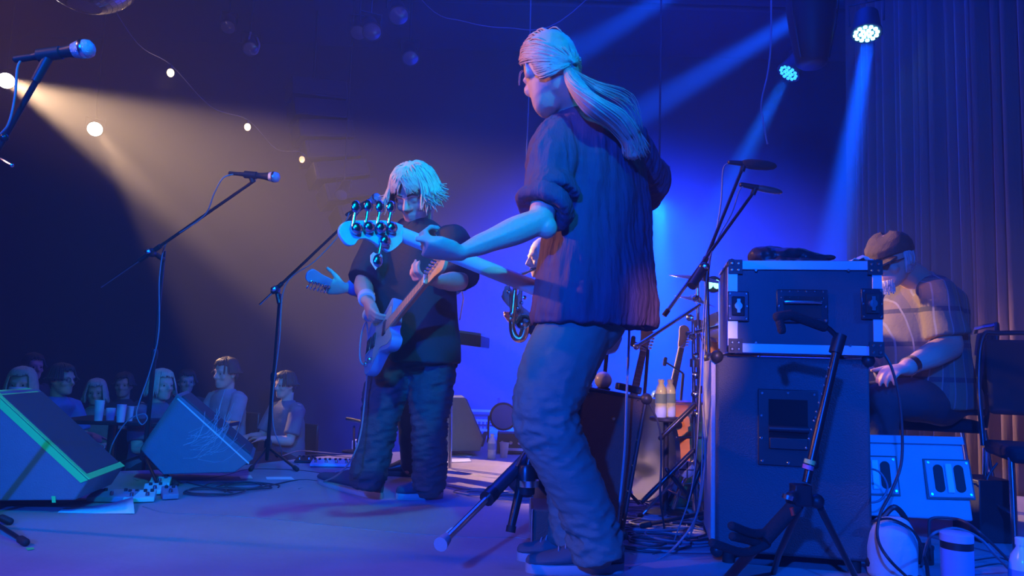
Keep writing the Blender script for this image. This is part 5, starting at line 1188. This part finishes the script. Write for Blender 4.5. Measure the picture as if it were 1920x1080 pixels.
for x in (-.03, 0, .03): M().lathe([(.009, 0), (.009, .014), (.007, .016)], g0+V((x, .03, .061)), n=12).build('knob', m_blackp, pd)
M().lathe([(.008, 0), (.006, .012)], g0+V((0, -.04, .061)), n=12).build('footswitch', m_chrome, pd)
tag(M().lathe([(.034, 0), (.034, .05), (.036, .055), (.036, .065), (.02, .07)], G(1732, 1056), n=18).build('jar', m_blackp), 'small dark lidded jar beside the stomp box', 'jar')
bx = thing('power_box', 'black box with two cables on top, right of the blue-lit monitor', 'box', V((P(1850, 960, 3.25).x, 3.25, 0)))
M().box(V((P(1858, 960, 3.25).x, 3.3, .13)), (.16, .2, .26)).build('housing', m_blackp, bx, bev=.006)
for i, pts in enumerate((((1848, 930), (1852, 895), (1870, 868)), ((1846, 932), (1838, 912), (1818, 905)))): M().tube(catmull([P(x, y, 3.22) for x, y in pts], 5), .0045, 6).build('lead', m_cable, bx)
cable('black cable hanging from the flight case past the blue-lit monitor to the floor', [P(1652, 655, 2.62), P(1672, 690, 2.6), P(1688, 760, 2.6), P(1691, 860, 2.6), P(1672, 920, 2.55), P(1650, 965, 2.52), P(1646, 1010, 2.48), P(1668, 1050, 2.4), G(1712, 1092)], .005, m_cable)
cable('cable ring on the left of the blue-lit monitor', [P(1622, 876, 2.68), P(1650, 886, 2.68), P(1664, 915, 2.68), P(1650, 938, 2.68), P(1624, 943, 2.68)], .004)
cable('pale cable arching over the flask', [G(1728, 1062), P(1742, 1010, 2.3), P(1768, 994, 2.3), P(1800, 992, 2.32), P(1840, 1012, 2.35), P(1870, 1045, 2.38), G(1905, 1080)], .0045)
cable('thicker cable arching behind the flask', [P(1745, 1052, 2.6), P(1742, 990, 2.6), P(1748, 972, 2.6), P(1785, 972, 2.6), P(1812, 980, 2.55), P(1850, 1010, 2.5), G(1912, 1072)], .005, m_cable)
for i in range(4): cable(('cable running flat along the floor at lower right, %s' % ('nearest the flask', 'second from the flask', 'third from the flask', 'furthest from the flask')[i]), [G(1822, 1066-i*7), G(1870, 1058-i*6), G(1900, 1062-i*5), G(1960, 1058-i*8)], .004, m_gcable if i % 2 else m_cable)
# ============================================================ pedals, papers, small things on the stage
m_mint = mat('mint_pedal_paint', (.45, .80, .68), .4); m_slate = mat('slate_pedal_paint', (.22, .26, .38), .45)
def pedal(label, g, size, rot, m, n=1, name='effects_pedal'):
    g = V(g); t = thing(name, label, 'pedal', g); R = Matrix.Rotation(rot, 3, 'Z'); x, y, z = size
    q = [g+R@V(p) for p in ((-x/2, -y/2, .004), (-x/2, y/2, .004), (-x/2, y/2, z), (-x/2, -y/2, z*.55))]; M().prism(q, R@V((x, 0, 0))).build('enclosure', m, t, bev=.004, smooth=30)
    for i in range(n):
        cx = -x/2+x*(i+.5)/n; s = M().lathe([(.010, 0), (.008, .014), (.005, .016)], g+R@V((cx, -y*.25, z*.68)), n=12); s.build('footswitch', m_chrome, t)
        for k in (-1, 1): M().lathe([(.008, 0), (.008, .012), (.006, .013)], g+R@V((cx+k*x/n*.22, y*.25, z*.86)), n=10).build('knob', m_blackp, t)
    return t
pedal('long slate-coloured wah pedal by the left monitor', G(212, 940), (.20, .09, .05), .12, m_slate, 1)
pedal('mint green pedal, front one of the cluster by the tall stand', G(262, 940), (.13, .10, .045), .35, m_mint, 2)
pedal('mint green pedal, middle one of the cluster by the tall stand', G(290, 926), (.10, .10, .045), .4, m_mint, 1)
pedal('slate pedal at the right end of the cluster by the tall stand', G(318, 934), (.07, .12, .05), .5, m_slate, 1)
pedal('pale green pedal at the back of the cluster by the tall stand', G(300, 912), (.10, .09, .045), .3, m_mint, 1)
pedal('white and green pedalboard unit on the floor left of the blond man', G(622, 874), (.26, .13, .04), .1, mat('pale_pedal_paint', (.60, .72, .85), .4), 4)
pedal('black foot controller left of the white pedal unit', G(572, 866), (.12, .14, .03), .1, m_blackp, 2)
s = M(); rows = []
for i in range(9):
    u = i/8; a = lerp(G(108, 962), G(252, 965), u); b2 = lerp(G(118, 954), G(248, 946), u); h = .045*max(0, u-.45)**1.4
    rows.append((a+V((0, 0, .003+h*.15)), b2+V((0, 0, .003+h*1.6))))
for a, b2 in rows: s.v += [tuple(a), tuple(b2)]
for i in range(8): s.f.append((2*i, 2*i+2, 2*i+3, 2*i+1))
o = s.build('sheet_of_paper', m_white, smooth=180); o.modifiers.new('t', 'SOLIDIFY').thickness = .0015; tag(o, 'long white sheet of paper, right end curling up, before the pedals', 'paper')
def flat(label, pts, m, cat='paper', name='set_list', z=.002):
    tag(M().prism([V((p.x, p.y, z)) for p in [G(*q) for q in pts]], (0, 0, .0015)).build(name, m, smooth=0), label, cat)
flat('white set list on the floor right of the scuffed monitor, left one', [(448, 894), (470, 892), (474, 898), (452, 899)], m_white)
flat('white set list on the floor right of the scuffed monitor, right one', [(498, 895), (546, 895), (552, 900), (500, 900)], m_white)
flat('white sheet lying beyond the blond man, the nearer one', [(832, 862), (880, 860), (884, 866), (836, 868)], m_white)
flat('white sheet lying beyond the blond man, the farther one', [(830, 847), (862, 848), (886, 855), (880, 858)], m_white)
flat('piece of green tape on the floor at the far left', [(48, 1029), (62, 1028), (64, 1031), (52, 1033)], m_tape, 'tape', 'floor_tape')
flat('piece of green tape on the floor before the scuffed monitor', [(415, 882), (421, 881), (427, 887), (421, 888)], m_tape, 'tape', 'floor_tape')
ss = thing('short_microphone_stand', 'short stand with a tiny microphone just left of the blond man', 'microphone stand', G(664, 848))
M().tube([G(664, 848), P(664, 800, 5.0)], .008, 8).build('pole', m_stand, ss); M().tube([P(650, 785, 5.0), P(684, 792, 4.9)], .011, 8).build('microphone_body', m_steel, ss); M().lathe([(.09, 0), (.09, .012), (.02, .02)], G(664, 848)).build('base', m_stand, ss)
tag(M().box(G(676, 842)+V((0, 0, .035)), (.12, .1, .07)).build('power_supply', m_white, bev=.006), 'small white box on the floor by the short stand', 'box')
cs = thing('equipment_case', 'small brown case on the floor behind the feet of the ponytail man', 'case', G(1035, 1000)); g0 = V((P(1038, 970, 2.95).x, 2.98, 0))
M().box(g0+V((0, 0, .075)), (.17, .24, .14)).build('case_body', mat('brown_case_vinyl', (.10, .075, .06), .6, bump=.3, bscale=200), cs, bev=.006)
for x in (-.085, .085):
    for y in (-.12, .12): M().tube([g0+V((x, y, .01)), g0+V((x, y, .145))], .006, 8).build('edge_strip', m_steel, cs)
for i in range(4): M().cyl(g0+V((-.07+.14*(i % 2), -.09+.18*(i//2), 0)), g0+V((-.07+.14*(i % 2), -.09+.18*(i//2), .01)), .012, 10).build('foot', m_darkrub, cs)
bgd = thing('cable_bag', 'black gear bag slumped behind the tripod stand', 'bag', G(1000, 950)); s = M(); g0 = G(1005, 935); s.ball(g0+V((0, .1, .09)), (.15, .10, .11), 16); s.ball(g0+V((.1, .12, .06)), (.10, .09, .08), 14)
build_remesh(s, 'bag_body', m_black, bgd, .01, 3, lambda c, n: folds(c, n, .012, 10, 7))
# ============================================================ cables on the floor
def coil(label, px, py, rx, n, m, seed, r=.0035, jitter=.3, tails=()):
    rs = random.Random(seed); c = G(px, py); pts = []
    for i in range(n*9):
        a = i/9*2*PI; q = 1+jitter*math.sin(a*.37+seed)+rs.uniform(-.05, .05)
        pts.append(V((c.x+rx*q*math.cos(a)+.25*rx*math.sin(a*.21+seed), c.y+rx*q*.8*math.sin(a), .004+.008*(i/(n*9))+rs.uniform(0, .006))))
    pts += [G(*t) for t in tails]; cable(label, pts, r, m, k=4)
coil('loose coil of black cable on the floor in the middle foreground', 455, 915, .13, 3, m_cable, 1, .004, tails=((560, 900), (620, 905)))
coil('second coil of dark cable beside the scuffed monitor', 400, 925, .12, 2, m_cable, 5, .004, tails=((350, 905),))
coil('pale coil of cable behind the tripod stand', 905, 928, .10, 3, m_gcable, 2, tails=((830, 910), (790, 900)))
coil('pale coil of cable between the tripod legs', 965, 935, .12, 3, m_gcable, 3)
coil('coil of cable on the floor at the left edge', 30, 935, .14, 3, m_gcable, 9)
for i, (px, py, rx) in enumerate(((1215, 985, .16), (1240, 1000, .20), (1228, 970, .12), (1265, 1012, .22), (1200, 1020, .14), (1180, 950, .12))):
    coil('heap of blue-lit cable before the drums, %s' % ('left middle loop', 'widest middle loop', 'small inner loop', 'front right loop', 'front left loop', 'rear left loop')[i], px, py, rx, 3, (m_gcable, m_cable, m_gcable, m_gcable, m_cable, m_gcable)[i], 20+i, .0048, .45)
cable('grey cable crossing the stage from the pedals to the tripod stand', [G(268, 950), G(310, 962), G(400, 966), G(520, 975), G(640, 988), G(760, 1000), G(880, 1008), G(960, 1008), G(1010, 1012), G(1050, 1006)], .0038)
cable('black cable lying across the stage behind the tall stand', [G(340, 905), G(420, 892), G(470, 880), G(560, 882), G(620, 890)], .0035, m_cable)
cable('thin cable on the boards behind the blond man', [G(840, 880), G(900, 893), G(960, 900), G(1000, 905)], .0035)
cable('cable along the stage edge beyond the white pedal unit', [G(520, 858), G(560, 846), G(600, 848), G(650, 852), G(700, 850)], .004)
cable('second cable along the stage edge, nearer the white pedal unit', [G(540, 862), G(585, 853), G(630, 856), G(700, 862)], .004, m_cable)
cable('cable from the left monitor curling to the pedals', [G(150, 930), P(190, 850, 3.7), P(196, 838, 3.75), P(188, 833, 3.75), P(172, 836, 3.75), G(150, 890)], .0035)
cable('cable at the far left lying in front of the monitor', [G(-30, 955), G(30, 948), G(90, 945), G(170, 938), G(230, 935)], .0035)
cable('pale cable hanging from under the shirt hem, in front of the brown amplifier', [P(1180, 590, 2.80), P(1179, 650, 2.82), P(1175, 740, 2.84), P(1172, 830, 2.86), P(1166, 900, 2.88), P(1160, 960, 2.88), G(1156, 1030), G(1190, 1040)], .005, mat('pale_cable_jacket', (.35, .38, .45), .5))
cable('cable curving down between the stands in front of the bass drum', [P(1212, 745, 3.0), P(1236, 800, 3.0), P(1240, 860, 3.0), P(1238, 930, 3.0), G(1245, 1000), G(1225, 1040)], .0045, m_cable)
cable('long cable sweeping from the microphone stand to the front edge', [P(1318, 760, 3.0), P(1322, 860, 2.95), P(1308, 960, 2.85), P(1275, 1015, 2.75), G(1235, 1048), G(1180, 1066)], .0045)
for i in range(3):
    a, b2 = ((1248, 960), (1205, 830))[0], None
struts = thing('folded_stand', 'folded black stand lying against the bass drum', 'stand', G(1280, 985))
for a, b2, d_ in (((1238, 822), (1302, 760), 3.3), ((1205, 940), (1300, 845), 3.3), ((1250, 880), (1290, 930), 3.35), ((1290, 935), (1325, 850), 3.3)): M().tube([P(*a, d_), P(*b2, d_)], .011, 10, roundcap=True).build('tube', m_stand, struts)
# ============================================================ far side of the stage
kb = thing('keyboard', 'stage keyboard on a stand, its lit end showing right of the blond man', 'keyboard', V((P(830, 640, 4.9).x, 4.9, 0)))
a, b2 = P(770, 612, 4.9), P(902, 630, 4.9); s = M(); s.prism([a, b2, b2-V((0, 0, .075)), a-V((0, 0, .075))], V((.05, .30, 0))); s.build('case', m_blackp, kb, bev=.006)
M().prism([a+V((0, 0, .002)), b2+V((0, 0, .002)), b2+V((0, 0, .018)), a+V((0, 0, .018))], V((.02, .12, 0))).build('control_panel', m_steel, kb, smooth=0)
M().prism([a+V((.03, .14, .001)), b2+V((-.01, .14, .001)), b2+V((-.01, .14, .012)), a+V((.03, .14, .012))], V((.02, .14, 0))).build('key_bed', m_white, kb, smooth=0)
M().tube([P(845, 640, 4.9), V((P(845, 840, 4.9).x, 4.9, .01))], .012, 8).build('stand_leg', m_steel, kb); M().tube([P(775, 640, 5.1), V((P(775, 840, 4.9).x, 5.1, .01))], .012, 8).build('stand_leg', m_steel, kb)
M().tube([P(845, 690, 4.9), P(775, 690, 5.0)], .010, 8).build('stand_rail', m_steel, kb); M().tube([P(862, 600, 4.85), P(869, 560, 4.8), P(866, 545, 4.8)], .004, 6).build('music_arm', m_steel, kb)
bottle('water bottle on the far side of the stage', V((P(922, 845, 5.5).x, 5.5, 0)), .18, .03)
M1 = [('black amplifier head on the floor behind the water bottle', 'amplifier_head', (965, 850), 5.9, (.28, .2, .15), m_blackp)]
for lab, nm, (px, py), d_, sz, m_ in M1:
    t = thing(nm, lab, 'amplifier', V((P(px, py, d_).x, d_, 0))); M().box((P(px, py, d_).x, d_, sz[2]/2+.01), sz).build('housing', m_, t, bev=.008)
    for i in range(4): M().lathe([(.014, 0), (.014, .012), (.01, .014)], (P(px, py, d_).x-.1+.066*i, d_-sz[1]/2, sz[2]*.6), (0, -1, 0), 10).build('knob', m_steel, t)
    M().box((P(px, py, d_).x, d_-sz[1]/2-.003, .04), (.2, .006, .02)).build('name_strip', m_white, t, smooth=0)
t = thing('paper_cup', 'paper cup beside the far water bottle', 'cup', V((P(945, 846, 5.6).x, 5.6, 0))); M().lathe([(.025, 0), (.036, .11), (.034, .11), (.023, .004)], V((P(945, 846, 5.6).x, 5.6, 0)), n=18).build('cup_body', m_white, t)
t = thing('floor_light', 'round floor lamp with a blue face on the far side of the stage', 'lamp', V((P(945, 800, 6.6).x, 6.6, 0))); c = P(944, 781, 6.6)
M().lathe([(.07, .14), (.12, .02), (.125, 0), (.115, -.01)], c, (0, 1, 0), 28).build('can', m_stand, t); M().lathe([(.105, 0), (.105, .004), (.06, .008)], c-V((0, .008, 0)), (0, -1, 0), 28).build('lens', mat('blue_lens', (.12, .22, .5), .3), t)
M().tube([V((c.x-.13, c.y+.05, 0)), V((c.x-.13, c.y+.05, c.z))], .01, 8).build('yoke', m_stand, t); M().tube([V((c.x+.13, c.y+.05, 0)), V((c.x+.13, c.y+.05, c.z))], .01, 8).build('yoke', m_stand, t)
t = thing('radiator', 'slatted wall heater behind the far monitor', 'heater', V((P(898, 800, 7.8).x, 7.8, 0)))
for i in range(5): M().box((P(898, 770+i*9, 7.8).x, 7.8, P(898, 770+i*9, 7.8).z), (.40, .05, .022)).build('slat', m_blackp if i % 2 else m_alu, t, smooth=0)
for x in (-.2, .2): M().box((P(898, 790, 7.8).x+x, 7.83, .17), (.03, .05, .34)).build('end_panel', m_blackp, t, smooth=0)
for i in range(10): M().box((P(898, 815, 7.8).x-.18+i*.04, 7.8, .06), (.012, .04, .12)).build('fin', m_alu, t, smooth=0)
# ============================================================ audience table and glasses
m_glass = mat('drinking_glass', (.75, .8, .9), .1, alpha=.45)
ZT = P(200, 792, 5.5).z
def table(label, c, sx, sy):
    t = thing('cafe_table', label, 'table', V((c[0], c[1], ZH))); M().box((c[0], c[1], ZT-.015), (sx, sy, .03)).build('table_top', m_blackp, t, bev=.006); M().cyl((c[0], c[1], ZH+.02), (c[0], c[1], ZT-.03), .035, 12).build('column', m_stand, t); M().lathe([(.24, 0), (.24, .02), (.04, .04)], (c[0], c[1], ZH)).build('base', m_stand, t)
table('black cafe table before the man in glasses', (P(200, 792, 5.75).x, 5.85), .65, .5); table('black cafe table right of the woman with fair hair', (P(385, 790, 5.9).x, 5.75), .5, .45)
def tumbler(label, px, d_, h, r, name='drinking_glass'):
    g = V((P(px, 790, d_).x, d_, ZT)); t = thing(name, label, 'glass', g); M().lathe([(r*.8, 0), (r, h), (r*.93, h), (r*.72, .008)], g, n=16).build('glass_wall', m_glass, t); M().lathe([(r*.72, .008), (r*.84, h*.55)], g, n=16).build('drink', m_label if px < 200 else m_bottle, t)
tumbler('tall glass in front of the person in olive', 184, 5.62, .15, .035); tumbler('short glass in the middle of the cafe table', 206, 5.7, .09, .035); tumbler('glass at the right of the cafe table', 226, 5.55, .13, .034); tumbler('second glass at the right edge of the cafe table', 241, 5.68, .11, .032)
# ============================================================ overhead: lamps, rig, bulbs
m_can = mat('lamp_housing', (.012, .012, .014), .6)
def par(label, c, aimp, r, face, L=.22, cells=0, name='stage_light', yoke=True, drop=.5):
    c = V(c); d = (V(aimp)-c).normalized(); t = thing(name, label, 'lamp', c)
    M().lathe([(r*.45, -L), (r*.8, -L*.85), (r*.95, -L*.3), (r*1.12, -.01), (r*1.12, .0), (r*1.0, .0), (r*.98, -.012)], c, d, 24).build('can', m_can, t)
    if cells:
        for ring, n in ((0, 1), (.36, 6), (.74, 12)):
            x, y, _ = frame(d)
            for i in range(n): a = 2*PI*i/n; M().lathe([(r*.15, -.004), (r*.15, .006), (r*.06, .010)], c+(x*math.cos(a)+y*math.sin(a))*r*ring, d, 10).build('led', face, t)
        M().lathe([(r*.98, -.006), (.01, -.005)], c, d, 24).build('led_plate', m_can, t)
    else: M().lathe([(r*.96, -.006), (r*.96, -.002), (r*.5, .008), (.01, .012)], c, d, 28).build('lens', face, t)
    if yoke:
        x = d.cross(V((0, 0, 1))); x = x.normalized() if x.length > .1 else V((1, 0, 0)); u = V((0, 0, 1)); b = c-d*L*.45
        M().tube([b+x*r*1.15, b+x*r*1.2+u*r*1.6, b-x*r*1.2+u*r*1.6, b-x*r*1.15], .008, 8).build('yoke', m_can, t); M().tube([b+u*r*1.6, V((b.x, b.y, 4.7))], .008, 8).build('hanger', m_can, t)
    return t
m_wl = mat('warm_lens', (1, .9, .8), .4, emit=(1, .88, .74), es=14); m_led = mat('cyan_led', (.2, .8, .9), .3, emit=(.22, .85, 1.0), es=9); m_led2 = mat('blue_led', (.1, .4, .9), .3, emit=(.03, .35, 1.0), es=2.5); m_off = mat('dark_lens', (.10, .10, .12), .15)
par('bright warm front light, the larger one at the far left', LW1+V((-.08, .08, .04)), V((-.6, .6, 1.0)), .088, m_wl, drop=.8)
par('smaller warm front light, second from the left', LW2+V((-.06, .08, .03)), V((-.2, .6, 1.0)), .082, m_wl, drop=1.2)
par('led stage light at upper right with a cluster of glowing cyan cells', LP1+V((.01, .05, .06)), P(1618, 500, 5.0), .105, m_led, cells=19)
par('tilted led stage light left of the hanging cone', LP2+V((.03, .03, .04)), P(1330, 330, 5.75), .09, m_led2, cells=19)
par('cyan wash light hidden behind the elbow of the ponytail man', LC+V((.0, .05, .07)), P(1232, 700, 5.9), .07, mat('cyan_lens', (.2, .6, .8), .4, emit=(.1, .7, 1.0), es=4), drop=2.2)
s = M(); c0, c1 = P(1520, -40, 4.6), P(1522, 140, 4.6)
hc_ = thing('hanging_speaker', 'big black tapered loudspeaker hanging between the two led stage lights', 'speaker', c1); s.lathe([(.16, -.02), (.155, .2), (.125, .42), (.095, .58), (.07, .60), (.02, .605)], c0, (c1-c0), 28); s.build('horn_body', m_can, hc_, smooth=60)
for x in (-1, 1): M().tube(catmull([c0+V((x*.15, -.06, 0)), c0+V((x*.145, -.07, -.25)), c0+V((x*.09, -.05, -.56))], 4), .005, 6).build('rib', m_stand, hc_)
M().tube([c0, c0+V((0, 0, 1.2))], .012, 8).build('hanger', m_can, hc_)
pipes = [((-7.5, 7.6, 4.58), (5, 7.6, 4.58)), ((-6, 4.5, 4.5), (5, 4.5, 4.5))]
for i, (a, b2) in enumerate(pipes):
    t = thing('lighting_pipe', ('black lighting pipe hung furthest back', 'black lighting pipe hung above the players')[i], 'pipe', a); M().tube([a, b2], .03, 12).build('pipe', m_can, t)
    for k in range(5): p = lerp(V(a), V(b2), (k+.5)/5); M().tube([p, V((p.x, p.y, 4.7))], .008, 6).build('drop_rod', m_can, t)
for i, (px, py, d_, ax, ay, r) in enumerate(((672, 62, 6.5, 640, 300, .07), (698, 60, 6.3, 760, 260, .08), (748, 30, 6.6, 800, 240, .09), (470, 92, 7.2, 500, 300, .07), (428, 52, 7.3, 400, 250, .07), (770, 110, 6.8, 820, 380, .075), (640, 366, 7.6, 560, 560, .065))):
    par('unlit black stage lamp, %s' % ('left one of the pair at the top centre', 'right one of the pair at the top centre', 'third at the top centre, tilted right', 'hanging low with a looped cable at top left', 'small one right of the mirror ball', 'below the top centre group, nearest the ponytail man', 'lowest one, left of the blond head')[i], P(px, py, d_), P(ax, ay, d_-1.2), r, m_off, .26, drop=1.0)
cable('looped cable dangling from the upper left lamp', [P(470, 60, 7.2), P(466, 80, 7.2), P(470, 98, 7.2), P(480, 100, 7.2), P(486, 85, 7.2), P(482, 70, 7.2)], .010)
cable('thin cable sagging across the top of the stage', [P(740, -30, 6.8)*1.0+V((-.3, 0, .6)), P(800, 10, 6.8), P(870, 40, 6.7), P(950, 52, 6.7), P(1050, 40, 6.6), P(1150, -20, 6.5)+V((.3, 0, .5))], .004)
cable('thin cord hanging beside the face of the ponytail man', [V((P(992, 0, 5).x, 5, 4.7)), P(992, 150, 5), P(990, 220, 5), P(987, 300, 5)], .005)
cable('thin bent cord hanging under the tilted led light', [V((P(1440, 0, 5).x, 5, 4.7)), P(1446, 60, 5.0), P(1428, 190, 5.0), P(1430, 220, 5.0), P(1434, 245, 5.0), P(1439, 270, 5.0)], .006)
pa = thing('line_array_speaker', 'curved hanging column of black loudspeaker boxes left of the top centre', 'speaker', P(650, 400, 8.2))
for i in range(7):
    u = i/6; c = P(592+u*u*70+u*15, 175+i*38, 8.2); R = Matrix.Rotation(math.radians(-6-14*u), 3, 'Y')@Matrix.Rotation(.5, 3, 'Z'); b_ = M().box(c, (.62, .40, .205), R).build('speaker_box', m_can, pa, bev=.01)
    M().box(c+R@V((0, -.203, 0)), (.54, .006, .16), R).build('box_grille', m_can, b_, smooth=0)
M().tube([P(588, 150, 8.2), V((P(588, 150, 8.2).x, 8.2, 4.7))], .012, 6).build('chain', m_can, pa)
mb = thing('mirror_ball', 'mirror ball cut off by the top edge, blue glints in its tiles', 'mirror ball', P(167, 25, 4.0)); c = P(167, -77, 4.0); r = 104/F*4.0; s = M()
for i in range(3, 30):
    for j in range(48):
        t0, t1, p0, p1 = PI*i/32, PI*(i+.93)/32, 2*PI*j/48, 2*PI*(j+.93)/48
        s.quad(*[c+V((r*math.sin(t)*math.cos(p), r*math.sin(t)*math.sin(p), -r*math.cos(t))) for t, p in ((t0, p0), (t0, p1), (t1, p1), (t1, p0))])
stuff(s.build('mirror_tiles', mat('mirror_tile', (.8, .8, .85), .12, 1.0), mb, smooth=0)); M().ball(c, r*.985, 32).build('core', mat('ball_core', (.10, .10, .13), .5), mb, smooth=180); M().tube([c+V((0, 0, r)), V((c.x, c.y, 4.7))], .005, 6).build('hanger', m_can, mb)
m_bulb = mat('bulb_glow', (1, .8, .5), .3, emit=(1, .72, .35), es=5); m_bulb2 = mat('bulb_glow_dim', (1, .7, .4), .3, emit=(1, .55, .2), es=1.6)
BP = [P(185, -30, 5.0), P(321, 122, 6.2), P(465, 225, 7.0), P(567, 287, 7.8), P(640, 330, 8.6)]
for i in (1, 2, 3):
    t = thing('string_light_bulb', 'small warm bulb on the sagging string, %s' % ('', 'highest and nearest', 'middle one', 'lowest and furthest')[i], 'bulb', BP[i]); b_ = BP[i]-V((0, 0, .045))
    M().lathe([(.014, .045), (.016, .02), (.014, .0)], b_, n=12).build('socket', m_blackp, t); M().ball(b_-V((0, 0, .025)), (.030, .030, .036), 14).build('bulb_glass', m_bulb if i < 3 else m_bulb2, t, smooth=180)
    l = bpy.data.lights.new('bulb_light', 'POINT'); l.energy = 1.5; l.color = (1, .6, .3); l.shadow_soft_size = .04; o = bpy.data.objects.new('bulb_light', l); o.location = b_-V((0, 0, .12)); C.objects.link(o)
pts = []
for i in range(4):
    a, b2 = BP[i], BP[i+1]; pts += [a, lerp(a, b2, .5)-V((0, 0, .12))]
pts.append(BP[4]); cable('string wire carrying the three warm bulbs', pts, .004, m_cable, 'light_string')
